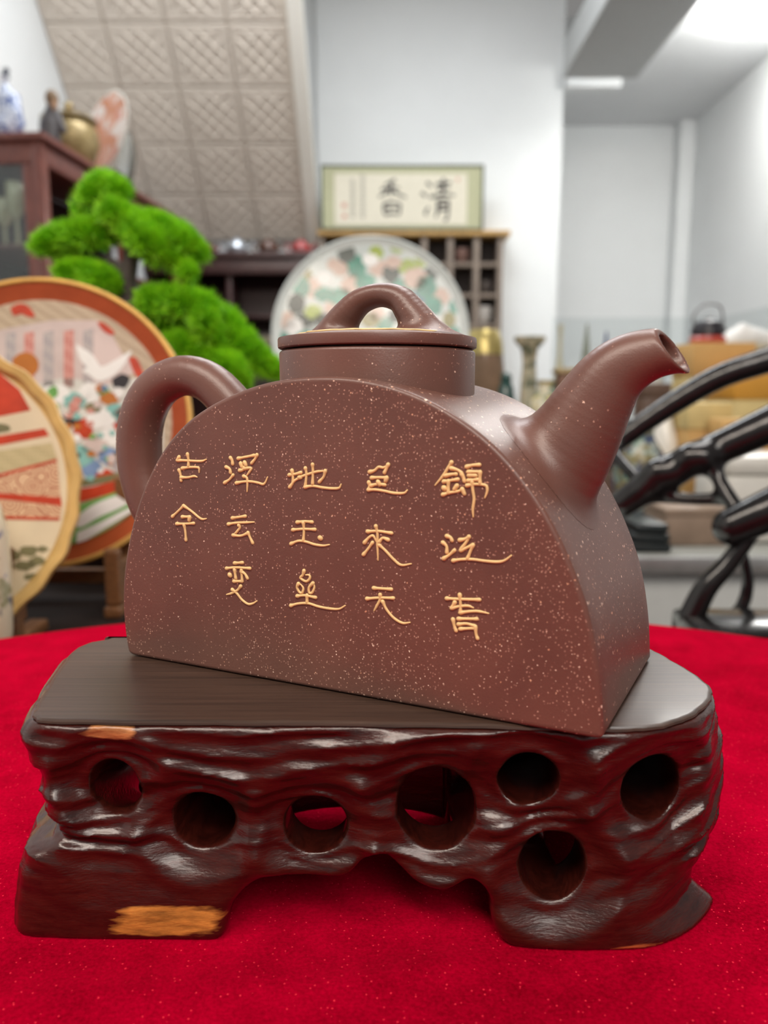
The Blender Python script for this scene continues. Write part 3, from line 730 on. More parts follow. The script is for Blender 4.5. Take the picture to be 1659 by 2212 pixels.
class Plate:
    def __init__(s, th, c, fr, rin, h0):
        s.t, s.c, s.fr, s.rin, s.h = th, c, fr, rin, h0
    def uv(s, px, py):
        p = atplane(px, py, s.c, s.fr[2]) - s.c; return p.dot(s.fr[0]), p.dot(s.fr[1])
    def paint(s, name, pts, m, lift=0, raw=False, n=0):
        P = pts if raw else [s.uv(*p) for p in pts]
        if n: P = [tuple(v)[:2] for v in spline([(a, b, 0) for a, b in P + [P[0]]], n)][:-1]
        P = clipc(P, s.rin)
        return make(name, prism(P, s.c, s.fr[0], s.fr[1], s.fr[2], s.h - .0006, s.h + .0003 + lift * .00012), m, s.t)
    def disc(s, name, px, py, rp, m, lift=0, ky=1.0, n=14, wob=.15):
        a0, b0 = s.uv(px, py); r = rp * mpp(s.c.y)
        P = [(a0 + r * math.cos(2 * math.pi * k / n) * (1 + wob * math.sin(3 * k + px)), b0 + ky * r * math.sin(2 * math.pi * k / n) * (1 + wob * math.cos(2 * k + py))) for k in range(n)]
        return s.paint(name, P, m, lift, raw=True)
def plate_stand(name, label, c, fr, rad, base_z, group):
    """easel: two uprights with a lip in front and a strut behind, a cross rail"""
    ex, ey, nn = fr; w = rad * .52; m = wood_mat('easel_wood_' + name, (92, 60, 36), (140, 96, 58), (20, 20, 60), .45, .1) if 'easel' not in _mc else _mc['easel']
    _mc['easel'] = m
    by = c.y + .012; st = thing(name, label, 'plate stand', (c.x, by, base_z), 0, group)
    for sgn in (-1, 1):
        x = c.x + sgn * w; low = c + ex * sgn * w - ey * math.sqrt(rad * rad - w * w)
        z0 = low.z - .012
        make('upright', box(x - .008, x + .008, low.y + .012, low.y + .03, base_z, min(z0 + rad * .55, z0 + .10), .003), m, st)
        make('lip', join(box(x - .008, x + .008, low.y - .022, low.y + .012, base_z + .012, z0 + .001, .003), box(x - .008, x + .008, low.y - .03, low.y - .018, base_z + .012, z0 + .014, .003)), m, st)
        make('foot', box(x - .009, x + .009, low.y - .034, low.y + .075, base_z, base_z + .012, .003), m, st)
    make('cross_rail', box(c.x - w, c.x + w, by + .012, by + .024, base_z + .018, base_z + .034, .002), m, st)
    return st

Wt = mat('porcelain_white', (226, 222, 214), .15, var=.03)
Mred = mat('enamel_red', (186, 62, 36), .25, var=.15, scale=80); Mor = mat('enamel_orange_brown', (160, 74, 40), .22, var=.10, scale=40)
Mpink = dot_mat('enamel_pink_weave', (206, 150, 140), (186, 112, 104), 330, .42); Mlav = dot_mat('enamel_grey_weave', (182, 174, 172), (156, 150, 156), 330, .42)
Mbeige = dot_mat('enamel_dotted_beige', (190, 172, 148), (158, 138, 116), 400, .40)
Mcream = mat('enamel_cream', (214, 200, 170), .2, var=.06); Mwhite = mat('enamel_white', (232, 232, 230), .2, var=.05)
Mteal = mat('enamel_teal', (130, 182, 176), .2, var=.15, scale=60); Mgreen = mat('enamel_green', (112, 168, 92), .2, var=.2, scale=60)
Mblk = mat('enamel_black', (46, 42, 46), .25); Mblue = mat('enamel_blue', (122, 150, 190), .2, var=.2)
Mgoldp = mat('enamel_gold', (186, 112, 44), .3, metal=.2); Molive = mat('enamel_olive', (116, 112, 78), .3, var=.2); Mlil = mat('enamel_lilac', (204, 188, 184), .2)
# --- plate with cranes
c1 = at(92, 912, .80); fr1 = plate_frame(c1, R(12), R(8)); r1 = 316 * mpp(.80)
p1 = thing('painted_plate', 'large plate with orange-brown rim, striped panel and white crane', 'plate', c1 - fr1[1] * r1 * .98)
make('dish', plate_mesh(c1, fr1, [(r1 * .5, -.022), (r1 * .72, -.022), (r1 * .97, -.006), (r1 * .985, 0), (r1 * .97, .003), (r1 * .86, -.0035), (r1 * .855, -.0036)]), Mor, p1, smooth='auto', label='orange-brown rim of the plate')
make('gold_edge', plate_mesh(c1, fr1, [(r1 * .962, .0026), (r1 * .985, -.001), (r1 * 1.0, .0012), (r1 * .992, .0048), (r1 * .972, .0048), (r1 * .962, .0034)], loop=True), M_gold, p1, smooth='auto')
P1 = Plate(p1, c1, fr1, r1 * .852, -.0034)
P1.paint('painted_ground', [(r1 * .852 * math.cos(a * math.pi / 36), r1 * .852 * math.sin(a * math.pi / 36)) for a in range(72)], Mbeige, 0, raw=True)
P1.paint('painted_panel', [(-150, 760), (0, 710), (110, 690), (210, 690), (240, 720), (262, 760), (300, 800), (230, 830), (100, 840), (-150, 860)], Mlil, 1)
for i, x in enumerate((-30, 10, 50, 92, 136, 178)):
    P1.paint('painted_stripe', [(x, 722 - i * 2), (x + 22, 718 - i * 2), (x + 22, 835), (x, 835)], Mpink if i % 2 == 0 else Mlav, 2)
P1.paint('painted_crest', [(24, 775), (40, 762), (60, 760), (78, 772), (82, 792), (72, 808), (50, 812), (30, 800)], Mgoldp, 3, n=20)
P1.paint('painted_scene', [(60, 835), (140, 815), (230, 830), (300, 815), (345, 870), (352, 960), (340, 1040), (250, 1070), (160, 1075), (40, 1070), (30, 900)], mat('enamel_pale_grey', (206, 206, 200), .2, var=.1, scale=40), 2, n=40)
crane = [(162, 742), (196, 762), (210, 782), (222, 790), (262, 768), (284, 756), (268, 786), (250, 806), (230, 818), (210, 822), (190, 808), (176, 800), (186, 792), (172, 776)]
P1.paint('painted_crane', crane, Mwhite, 5, n=36)
P1.paint('painted_crane_tail', [(240, 818), (262, 806), (280, 816), (268, 838), (246, 836)], Mblk, 5, n=16)
P1.paint('painted_crane_head', [(276, 772), (292, 770), (304, 792), (310, 812), (296, 814), (284, 794)], Mred, 6, n=16)
P1.paint('painted_leaf', [(20, 664), (40, 654), (60, 660), (74, 682), (58, 682), (44, 676), (28, 680)], Mred, 5, n=18)
P1.paint('painted_leaf', [(208, 694), (224, 696), (246, 716), (238, 722), (220, 712)], Mred, 5, n=16)
for (x, y, r, m, ky) in ((120, 850, 30, Mwhite, .7), (160, 866, 24, Mteal, .8), (195, 846, 26, Mwhite, .8), (236, 860, 22, Mgoldp, .6), (250, 890, 26, Mteal, .8), (215, 905, 30, Mwhite, .7), (180, 925, 22, Mred, 1.1), (265, 905, 24, Mred, 1.2), (150, 905, 22, Mblk, .8), (240, 940, 26, Mwhite, .8), (205, 965, 28, Mlil, .7), (275, 955, 28, Mwhite, 1), (175, 985, 26, Mteal, .9), (235, 985, 24, Mblue, .8), (140, 950, 24, Mlav, .8), (195, 1010, 22, Mblue, 1), (262, 1005, 22, Mlav, .9), (100, 880, 26, Mgreen, .6), (225, 1025, 20, Mred, .6), (120, 920, 24, Mwhite, .8), (290, 870, 20, Mwhite, .9), (302, 925, 20, Mlil, .9), (200, 880, 18, Molive, .7), (270, 980, 16, Mgoldp, .6), (222, 846, 14, Mgreen, .8)):
    P1.disc('painted_flower', x, y, r, m, 4 + (int(x) % 3), ky)
prng = random.Random(5)
for k in range(70):
    x, y = prng.uniform(70, 335), prng.uniform(835, 1045)
    P1.disc('painted_petal', x, y, prng.uniform(5, 11), prng.choice((Mwhite, Mwhite, Mteal, Mred, Mblue, Mlil, Mgoldp, Mblk, Mgreen, Mpink)), 8 + k % 4, prng.uniform(.6, 1.2), 10, .2)
P1.paint('painted_band', [(0, 1075), (120, 1064), (200, 1050), (300, 1024), (345, 1010), (345, 1036), (270, 1058), (180, 1082), (100, 1096), (0, 1106)], Mred, 6)
P1.paint('painted_band', [(0, 1060), (120, 1044), (230, 1026), (345, 996), (345, 1008), (230, 1042), (120, 1060), (0, 1076)], Molive, 6)
P1.paint('painted_wave', [(60, 1110), (170, 1090), (250, 1062), (330, 1040), (330, 1090), (290, 1140), (230, 1180), (160, 1205), (60, 1215)], Mgreen, 7)
for pts in ([(160, 1120), (200, 1090), (262, 1066), (310, 1056), (268, 1092), (215, 1116), (170, 1140)], [(165, 1150), (215, 1128), (285, 1094), (296, 1108), (240, 1140), (190, 1164), (166, 1176)]):
    P1.paint('painted_foam', pts, Mwhite, 8, n=24)
P1.paint('painted_wave_edge', [(190, 1172), (240, 1158), (296, 1118), (300, 1128), (244, 1170), (196, 1186)], mat('enamel_yellow_green', (176, 190, 104), .2), 8, n=20)
plate_stand('plate_easel', 'light brown wooden easel holding the plate with the white crane', c1, fr1, r1, DZ, None)
# --- scalloped plate in front of it
c2 = at(-184, 1058, .655); fr2 = plate_frame(c2, R(14), R(10)); r2 = 350 * mpp(.655)
wob = lambda a: .008 * math.sin(24 * a) + .004 * math.sin(11 * a)
M_gold2 = mat('pale_gold_glaze', (206, 170, 104), .35, metal=.1, var=.14, scale=40)
p2 = thing('scalloped_plate', 'plate with scalloped pale gold edge and red bands, cut by the left border', 'plate', c2 - fr2[1] * r2 * .98)
make('dish', plate_mesh(c2, fr2, [(r2 * .5, -.02), (r2 * .72, -.02), (r2 * .97, -.004), (r2 * .99, .002), (r2 * .98, .006), (r2 * .93, .004), (r2 * .9, -.003), (r2 * .895, -.0032)], 144, wob), M_gold2, p2, smooth='auto', label='scalloped gold edge of the plate')
P2_ = Plate(p2, c2, fr2, r2 * .892, -.003)
P2_.paint('painted_ground', [(r2 * .892 * math.cos(a * math.pi / 36), r2 * .892 * math.sin(a * math.pi / 36)) for a in range(72)], Mcream, 0, raw=True)
P2_.paint('painted_field', [(-300, 760), (-60, 780), (0, 800), (40, 840), (65, 885), (0, 898), (-300, 930)], Mred, 1)
P2_.paint('painted_band', [(-300, 955), (0, 940), (95, 924), (105, 940), (0, 960), (-300, 980)], Mred, 2)
P2_.paint('painted_cloud', [(-200, 915), (-20, 912), (20, 922), (-10, 934), (-200, 930)], Molive, 2, n=20)
P2_.paint('painted_field', [(-300, 985), (0, 972), (110, 955), (122, 990), (0, 1020), (-300, 1040)], dot_mat('enamel_olive_dots', (190, 176, 134), (170, 156, 116), 300), 2)
M_rings = ring_mat('enamel_wave_rings', (214, 178, 142), (162, 96, 70), 60)
P2_.paint('painted_wave_band', [(-300, 1045), (0, 1024), (122, 995), (130, 1080), (0, 1062), (-300, 1060)], M_rings, 2)
P2_.paint('painted_band', [(-300, 1064), (0, 1064), (130, 1074), (132, 1092), (0, 1078), (-300, 1078)], Mred, 3)
P2_.paint('painted_wave_band', [(-300, 1080), (0, 1080), (132, 1092), (128, 1118), (0, 1116), (-300, 1116)], M_rings, 2)
P2_.paint('painted_band', [(-300, 1022), (0, 1022), (120, 990), (122, 996), (0, 1028), (-300, 1034)], Mred, 3)
P2_.paint('painted_band', [(-300, 1114), (0, 1114), (128, 1117), (126, 1124), (0, 1121), (-300, 1121)], Mred, 3)
for (x, y, r, ky) in ((60, 1190, 20, .6), (78, 1212, 18, .6), (50, 1222, 22, .5), (90, 1186, 12, .6), (66, 1246, 16, .5), (30, 1200, 14, .8)):
    P2_.disc('painted_tree', x, y, r, Molive, 2, ky)
plate_stand('dark_plate_easel', 'dark brown wooden easel under the scalloped plate by the left border', c2, fr2, r2, DZ, None)
# --- small vase at the far left, in front of the scalloped plate
vz = at(-26, 1390, .60); vh = (at(-26, 1030, .60).z - DZ)
Mv = blotch_mat('vase_glaze', (222, 214, 186), ((96, 104, 116), (92, 104, 150), (150, 150, 110)), 42, .2, .60)
tv = thing('painted_vase', 'cream porcelain vase with blue and grey painting at the left border', 'vase', (vz.x, .594, DZ))
q = lambda prof: [(r, DZ + z * vh) for r, z in prof]
make('vase_body', lathe(q([(.014, 0.02), (.016, .05), (.022, .22), (.0245, .5), (.024, .72), (.02, .86), (.0125, .93), (.012, .97), (.015, 1.0), (.011, .99), (.009, .94)]), 40, (vz.x, .594, 0)), Mv, tv, smooth='auto')
make('foot_ring', lathe(q([(.013, 0), (.0165, 0), (.0165, .06), (.0195, .15), (.014, .15)]), 40, (vz.x, .594, 0)), mat('olive_gold_glaze', (170, 150, 84), .3, var=.2, scale=90), tv, smooth='auto')

# --- bonsai
def leafmat():
    t = NT('bonsai_green'); v = t.coord(); f = t.noise(v, 60, 3); a = t.n('ShaderNodeAttribute', attribute_name='tint')
    col = t.mix(a.outputs['Fac'], t.ramp(f, [(.3, (56, 140, 16)), (.7, (100, 184, 18))]), t.ramp(f, [(.3, (140, 224, 14)), (.7, (196, 250, 40))]))
    return t.set(**{'Base Color': col, 'Roughness': .55, 'Subsurface Weight': 0.0, 'Specular IOR Level': .3})
Mleaf = leafmat()
bY = 1.0; bpot = at(270, 1000, bY)
bo = thing('bonsai', 'artificial pine bonsai with bright green needle pads beside the crane plate', 'bonsai', (bpot.x, bY, DZ))
Mtr = mat('bonsai_bark', (70, 62, 58), .8, var=.3, scale=60, bump=.5)
tr = [at(275, 905, bY), at(268, 800, bY), at(280, 700, bY), at(274, 620, bY), at(282, 540, bY), at(250, 470, bY), at(225, 430, bY)]
make('trunk', tube(spline(tr, 40), [.017, .016, .013, .011, .009, .006, .004], 12), Mtr, bo, smooth=True)
for pts in ([(278, 560), (340, 530), (400, 520)], [(276, 590), (200, 545), (110, 535)], [(274, 650), (220, 625), (180, 612)], [(270, 740), (350, 700), (450, 700), (540, 770)], [(268, 780), (400, 770), (500, 800)]):
    make('branch', tube(spline([at(x, y, bY + .01 * i) for i, (x, y) in enumerate(pts)], 14), [.008, .005, .003], 8), Mtr, bo, smooth=True)
make('pot', lathe([(.05, DZ + .001), (.075, DZ + .003), (.085, DZ + .03), (.092, DZ + .058), (.097, DZ + .066), (.09, DZ + .066), (.084, DZ + .055), (.01, DZ + .053)], 40, (tr[0].x, bY, 0)), mat('bonsai_pot_glaze', (58, 44, 38), .3), bo, smooth='auto')
make('moss', lathe([(.082, DZ + .054), (.06, DZ + .07), (.03, DZ + .078), (.002, DZ + .08)], 30, (tr[0].x, bY, 0)), mat('moss', (70, 110, 40), .9, var=.4, scale=200), bo, smooth=True)
def pad(pts, dep, spread=.9):
    """a pad of needle tufts along a chain of (px, py, radius px)"""
    P = [at(x, y, dep + .012 * math.sin(i * 2.1)) for i, (x, y, r) in enumerate(pts)]; rr = [r * mpp(dep) for _, _, r in pts]
    V, F, tint = [], [], []
    seg = [(P[i + 1] - P[i]).length for i in range(len(P) - 1)] or [0]; tot = sum(seg) + sum(rr)
    # soft cores
    for i in range(len(P)):
        pass
    N = int(2600 * (tot / .06) ** 1.0)
    for _ in range(N):
        if len(P) > 1:
            i = rng.choices(range(len(P) - 1), weights=[s + 1e-5 for s in seg])[0]; f = rng.uniform(-.12, 1.12) if len(P) == 2 else rng.uniform(0, 1); f = max(0, min(1, f))
            c = P[i].lerp(P[i + 1], f); r = rr[i] + (rr[i + 1] - rr[i]) * f
        else: c, r = P[0], rr[0]
        d = Vector((rng.gauss(0, 1), rng.gauss(0, 1), rng.gauss(0, 1) + .35)).normalized()
        lump = 1 + .20 * math.sin(c.x * 380 + d.x * 6) * math.sin(c.z * 350 + d.z * 6 + d.y * 5)
        rad = r * rng.uniform(.45, .86) * lump; fz = .8 if d.z < 0 else 1.0
        b = c + Vector((d.x * rad, d.y * rad * 1.1, d.z * rad * fz)); ln = rng.uniform(.007, .0125)
        e = (d + Vector((rng.gauss(0, .35), rng.gauss(0, .35), rng.gauss(0, .3) + .35))).normalized()
        s = e.orthogonal().normalized(); q = e.cross(s); w = .0011
        k = len(V); V += [tuple(b + s * w), tuple(b - s * w * .5 + q * w * .87), tuple(b - s * w * .5 - q * w * .87), tuple(b + e * ln)]
        F += [(k, k + 1, k + 3), (k + 1, k + 2, k + 3), (k + 2, k, k + 3)]
        tint += [.25, .25, .25, rng.uniform(.5, 1)]
    o = make('needle_pad', (V, F), Mleaf, bo)
    at_ = o.data.attributes.new('tint', 'FLOAT', 'POINT'); at_.data.foreach_set('value', tint)
for pts, dep in (([(196, 432, 30), (222, 402, 30), (262, 418, 26)], 1.0), ([(185, 455, 28), (215, 470, 30)], 1.02), ([(236, 458, 34), (275, 480, 36), (320, 525, 38), (345, 560, 26)], .975), ([(315, 482, 28), (360, 500, 32), (405, 530, 32), (434, 552, 20)], 1.0), ([(372, 560, 20), (395, 578, 24), (408, 592, 16)], .985), ([(84, 535, 20), (130, 520, 34), (190, 510, 34), (240, 500, 30)], 1.0), ([(130, 545, 24), (200, 540, 26)], 1.03), ([(140, 592, 24), (180, 594, 34), (225, 608, 30), (240, 622, 22)], .985), ([(318, 652, 30), (350, 660, 44), (405, 660, 44), (450, 672, 36)], .99), ([(330, 700, 44), (390, 715, 48), (450, 720, 44)], 1.01), ([(420, 690, 36), (480, 700, 44), (530, 755, 38), (572, 790, 28), (600, 806, 18)], 1.02), ([(380, 750, 40), (450, 775, 44), (500, 800, 34), (522, 825, 22)], .98), ([(440, 690, 34), (455, 735, 30)], .97), ([(360, 770, 36), (410, 800, 40), (470, 820, 34)], 1.02)):
    pad(pts, dep)

# ================================================================== reddish wooden cabinet along the left wall
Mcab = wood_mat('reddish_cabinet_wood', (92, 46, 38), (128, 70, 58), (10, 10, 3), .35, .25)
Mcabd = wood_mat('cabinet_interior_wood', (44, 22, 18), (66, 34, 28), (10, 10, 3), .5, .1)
pane = glass_mat('pane_glass')
def cabinet():
    a = at(87, 287, 2.95); b = at(389, 474, 4.35); zt = (a.z + b.z) / 2
    d = Vector((b.x - a.x, b.y - a.y, 0)); L = d.length; ey = d / L; ang = math.atan2(-d.x, d.y)
    t = thing('glazed_cabinet', 'tall reddish wooden display cabinet with glazed end along the left wall', 'cabinet', (a.x, a.y, 0), ang)
    W = .43
    def b_(name, x0, x1, y0, y1, z0, z1, m=Mcab, bv=.006): return make(name, box(x0, x1, y0, y1, z0, z1, bv), m, t, local=True, smooth='auto')
    b_('top_board', -W - .02, .02, -.02, L, zt - .025, zt)
    for x in (-W, -.045):
        for y in (0, L - .05): b_('post', x, x + .045, y, y + .045, .001, zt - .025)
    b_('top_rail', -W + .045, -.045, .005, .04, zt - .10, zt - .026)
    b_('side_rail', -.04, -.005, .045, L - .05, zt - .10, zt - .026)
    b_('side_rail', -.04, -.005, .045, L - .05, .05, .12)
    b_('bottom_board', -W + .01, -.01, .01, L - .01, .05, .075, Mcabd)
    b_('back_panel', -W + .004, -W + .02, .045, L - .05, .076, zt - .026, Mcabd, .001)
    for z in (.62, 1.08, 1.46): b_('shelf', -W + .021, -.05, .05, L - .06, z, z + .018, Mcab, .003)
    b_('middle_post', -.042, -.006, L * .5 - .02, L * .5 + .02, .12, zt - .10)
    b_('glass_pane', -W + .046, -.046, .018, .024, .12, zt - .10, pane, 0)
    b_('window_bar', -.085, -.046, .008, .036, .12, zt - .10)
    return t, zt, a, ey, ang, W
cabt, czt, ca, cey, cang, cW = cabinet()
cM = WM[cabt.name]
def onc(x, y, z=0): p = cM @ Vector((x, y, 0)); return Vector((p.x, p.y, czt + .0005 + z))
def glassware(k, x, y, z, hgt, label):
    p = cM @ Vector((x, y, 0)); s = hgt
    t = thing('glass_goblet', label, 'glassware', (p.x, p.y, z + .0005))
    make('bowl', lathe([(.008, z + s * .42), (.028, z + s * .55), (.034, z + s * .8), (.032, z + s), (.030, z + s), (.031, z + s * .8), (.025, z + s * .57)], 20, (p.x, p.y, 0)), mat('warm_glass', (206, 190, 160), .15, var=.1, spec=.8), t, smooth='auto')
    make('stem', lathe([(.026, z + .001), (.026, z + .006), (.006, z + .015), (.006, z + s * .42)], 16, (p.x, p.y, 0)), mat('warm_glass', (206, 190, 160)), t, smooth='auto')
for k, (x, y, hgt) in enumerate(((-.10, .12, .20), (-.17, .10, .23), (-.24, .13, .18))):
    glassware(k, x, y, 1.478, hgt, ('pale glass goblet beside the corner post inside the cabinet', 'tallest pale glass goblet inside the cabinet, middle of three', 'pale glass goblet farthest from the corner post inside the cabinet')[k])
# --- what stands on the cabinet
def upright(c, hgt, prof, n=28, sx=1, sy=1): return lathe([(r * hgt, c[2] + z * hgt) for r, z in prof], n, (c[0], c[1], 0), sx, sy)
fz = lambda px, py, Y: at(px, py, Y)
c = onc(-.165, .08); hh = fz(38, 146, c.y).z - c.z
t = thing('robed_figurine', 'blue and white porcelain robed lady figurine on the cabinet', 'figurine', c)
make('robe', implicit([([(c.x, c.y, c.z + .053), (c.x + .012, c.y, c.z + .25 * hh), (c.x + .005, c.y, c.z + .55 * hh), (c.x - .005, c.y, c.z + .72 * hh)], [.05, .046, .038, .02]), ([(c.x + .03, c.y, c.z + .6 * hh), (c.x + .04, c.y - .02, c.z + .35 * hh)], [.014, .016])], .006, .02), blotch_mat('blue_white_glaze', (198, 206, 224), ((74, 96, 158), (120, 140, 190)), 40, .2, .54), t, smooth=True)
make('sleeve', tube(spline([(c.x - .03, c.y - .03, c.z + .66 * hh), (c.x - .045, c.y - .035, c.z + .4 * hh), (c.x - .055, c.y - .03, c.z + .12 * hh)], 16), [.012, .015, .017], 10), Wt, t, smooth=True)
make('head', blobsphere((c.x - .004, c.y, c.z + .84 * hh), .014, .015, .019), mat('porcelain_face', (190, 190, 200), .2), t, smooth=True)
hd = make('hair', join(blobsphere((c.x - .004, c.y + .004, c.z + .88 * hh), .0165, .017, .014), blobsphere((c.x + .002, c.y + .006, c.z + .965 * hh), .012, .012, .012)), mat('dark_glaze', (52, 58, 74), .25), t, smooth=True)
c = onc(-.055, .20); hh = fz(90, 190, c.y).z - c.z
t = thing('bearded_figurine', 'dark robed figurine with a brown head beside the blue lady on the cabinet', 'figurine', c)
make('robe', implicit([([(c.x - .012, c.y, c.z + .042), (c.x - .012, c.y, c.z + .4 * hh), (c.x, c.y, c.z + .66 * hh)], [.040, .038, .022]), ([(c.x + .02, c.y, c.z + .58 * hh), (c.x + .045, c.y - .01, c.z + .3 * hh)], [.014, .012])], .006, .015), mat('dark_grey_glaze', (74, 70, 72), .45, var=.25), t, smooth=True)
make('head', blobsphere((c.x + .002, c.y, c.z + .83 * hh), .025, .026, .032), mat('brown_clay_head', (112, 86, 58), .5, var=.2), t, smooth=True)
make('beard', blobsphere((c.x + .014, c.y - .012, c.z + .70 * hh), .012, .012, .022), mat('tan_clay', (160, 122, 92), .6), t, smooth=True)
c = onc(-.15, .52); hh = fz(165, 222, c.y).z - c.z
t = thing('lidded_jar', 'round golden openwork jar with lid on the cabinet', 'jar', c)
Mbr = mat('brass_openwork', (150, 130, 88), .35, metal=.35, var=.35, scale=90, bump=.6)
make('jar_body', upright(c, hh, [(.16, 0), (.2, .02), (.34, .2), (.42, .42), (.40, .6), (.33, .72), (.30, .74)], 36), Mbr, t, smooth='auto')
make('jar_lid', upright(c, hh, [(.40, .735), (.40, .755), (.30, .80), (.12, .85), (.05, .86)], 36), Mbr, t, smooth='auto')
make('finial', upright(c, hh, [(.04, .855), (.035, .89), (.075, .94), (.06, .99), (.01, 1.0)], 20), Mbr, t, smooth='auto')
# peach vase at the left border
c = onc(-.30, .03); hh = .21
t = thing('peach_vase', 'glossy peach-coloured vase at the left border on top of the cabinet', 'vase', c)
make('vase_body', upright(c, hh, [(.16, 0), (.2, .05), (.30, .35), (.29, .6), (.16, .8), (.12, .88), (.19, .98), (.2, 1.0), (.15, .98)], 32), mat('peach_glaze', (196, 158, 128), .15, var=.2, scale=18), t, smooth='auto')
make('foot_ring', upright((c.x, c.y, c.z), hh, [(.18, 0), (.19, 0.0), (.2, .035), (.17, .036)], 32), mat('dark_brown_glaze', (84, 50, 40), .3), t, smooth='auto')
# two big plates seen edge-on
def edge_plate(name, label, cc, rad, yaw, mface, mback, dep):
    fr = plate_frame(cc, R(10), yaw)
    t = thing(name, label, 'plate', cc - fr[1] * rad * .99)
    make('dish', plate_mesh(cc, fr, [(rad * .45, -dep), (rad * .6, -dep), (rad * .97, -.004), (rad, 0), (rad * .97, .003), (rad * .6, -dep + .01), (rad * .55, -dep + .01)]), mback, t, smooth='auto')
    make('painted_face', plate_mesh(cc, fr, [(rad * .93, .0005), (rad * .6, -dep + .0115), (rad * .02, -dep + .0115), (rad * .02, -dep + .013), (rad * .6, -dep + .013), (rad * .93, .002)]), mface, t, smooth='auto')
    return t
Mface = blotch_mat('red_painted_face', (226, 214, 206), ((208, 140, 120), (214, 160, 136), (196, 124, 84)), 10, .15, .52)
pc_ = at(228, 284, 3.75)
tst = thing('dark_block', 'low dark wooden block under the red painted plate on the cabinet', 'plate stand', (pc_.x - .01, 3.75, czt))
make('block', box(pc_.x - .075, pc_.x + .07, 3.69, 3.83, czt + .0005, czt + .075, .004), Mcabd, tst, smooth='auto')
pr = (pc_.z - czt - .077)
edge_plate('red_painted_plate', 'white plate painted in red and orange, seen obliquely on the cabinet', Vector((pc_.x, 3.75, pc_.z)), pr / math.cos(R(10)), R(-40), Mface, Wt, .04)
pc2 = at(262, 322, 4.12)
edge_plate('grey_rimmed_plate', 'pale plate with dark grey rim behind the red painted plate', Vector((pc2.x, 4.12, czt + .19)), .19, R(-60), mat('pale_glaze', (206, 210, 206), .12), mat('grey_glaze', (104, 106, 100), .25), .04)

# ================================================================== dark cabinet at the back with teapots on it
Mdc = wood_mat('dark_red_cabinet', (46, 24, 24), (74, 44, 42), (3, 10, 10), .4, .2)
x0, x1 = at(300, 545, 4.62).x, -.43; zt = at(500, 545, 4.62).z; y0 = 4.62
t = thing('dark_shelf_cabinet', 'dark red wooden shelf cabinet under the sloping ceiling', 'cabinet', ((x0 + x1) / 2, 4.8, 0))
def B(name, a, b, c_, d, e, f, m=Mdc, tt=None, bv=.004): return make(name, box(a, b, c_, d, e, f, bv), m, tt if tt else t, smooth='auto')
B('top_board', x0, x1, y0 - .02, 4.98, zt - .03, zt); B('cornice', x0 + .02, x1 - .02, y0, y0 + .03, zt - .12, zt - .031)
B('back_panel', x0 + .02, x1 - .02, 4.95, 4.97, .05, zt - .031)
for x in (x0 + .02, (x0 + x1) / 2, x1 - .05): B('upright_board', x, x + .03, y0 + .031, 4.949, .001, zt - .031)
for z in (.35, .75, 1.16, 1.36):
    B('shelf', x0 + .051, (x0 + x1) / 2 - .001, y0 + .035, 4.945, z, z + .02); B('shelf', (x0 + x1) / 2 + .031, x1 - .051, y0 + .035, 4.945, z, z + .02)
def small_teapot(px, label, m, hgt, wdt, base):
    p = base; t = thing('small_teapot', label, 'teapot', p, 0, 'small teapots on the dark cabinet')
    make('body', upright(p, hgt, [(.3, 0), (.45, .12), (.6, .4), (.5, .68), (.28, .78)], 24), m, t, smooth='auto')
    make('lid', upright(p, hgt, [(.3, .78), (.26, .86), (.07, .9), (.09, .97), (.02, 1.0)], 20), m, t, smooth='auto')
    make('spout', tube(spline([(p.x + .5 * hgt, p.y, p.z + .35 * hgt), (p.x + .75 * hgt, p.y, p.z + .5 * hgt), (p.x + .9 * hgt, p.y, p.z + .75 * hgt)], 10), [.11 * hgt, .07 * hgt, .05 * hgt], 8), m, t, smooth=True)
    make('handle', tube(spline([(p.x - .45 * hgt, p.y, p.z + .62 * hgt), (p.x - .85 * hgt, p.y, p.z + .65 * hgt), (p.x - .8 * hgt, p.y, p.z + .3 * hgt), (p.x - .52 * hgt, p.y, p.z + .22 * hgt)], 14), .05 * hgt, 8), m, t, smooth=True)
for px, lab, rgb, hgt, met in ((448, 'small red-brown teapot on the dark cabinet, nearest the bonsai', (120, 48, 44), .085, 0), (512, 'small silvery teapot on the dark cabinet', (190, 196, 204), .11, .5), (580, 'small dark brown teapot beside the silvery one on the dark cabinet', (92, 62, 50), .105, 0), (650, 'small bright red teapot on the dark cabinet beside the cream trim', (168, 70, 70), .10, 0)):
    small_teapot(px, lab, mat('teapot_' + str(px), rgb, .3, metal=met, var=.2), hgt, 0, Vector((at(px, 545, 4.75).x, 4.75, zt + .0005)))
def shelf_of(z, zs=(.35, .75, 1.16, 1.36)): return max(s for s in zs if s + .02 <= z + .06) + .0205
# bowls and a horn-shaped vase inside
for px, py, lab, rr_ in ((505, 672, 'pale bowl in the dark cabinet nearer the bonsai', .075), (572, 660, 'pale bowl in the dark cabinet nearer the green flowered plate', .09)):
    p = at(px, py, 4.75); z = 1.1805; t2 = thing('pale_bowl', lab, 'bowl', (p.x, 4.75, z), 0, None)
    make('bowl_body', lathe([(.03, z + .001), (.034, z + .012), (rr_ * .7, z + .03), (rr_, z + .075), (rr_ * .96, z + .075), (rr_ * .66, z + .036), (.01, z + .018)], 28, (p.x, 4.75, 0)), mat('pale_celadon', (198, 190, 168), .2), t2, smooth='auto')
    make('foot_ring', lathe([(.028, z), (.036, z), (.036, z + .011), (.028, z + .011)], 24, (p.x, 4.75, 0)), mat('pale_celadon', (198, 190, 168)), t2)
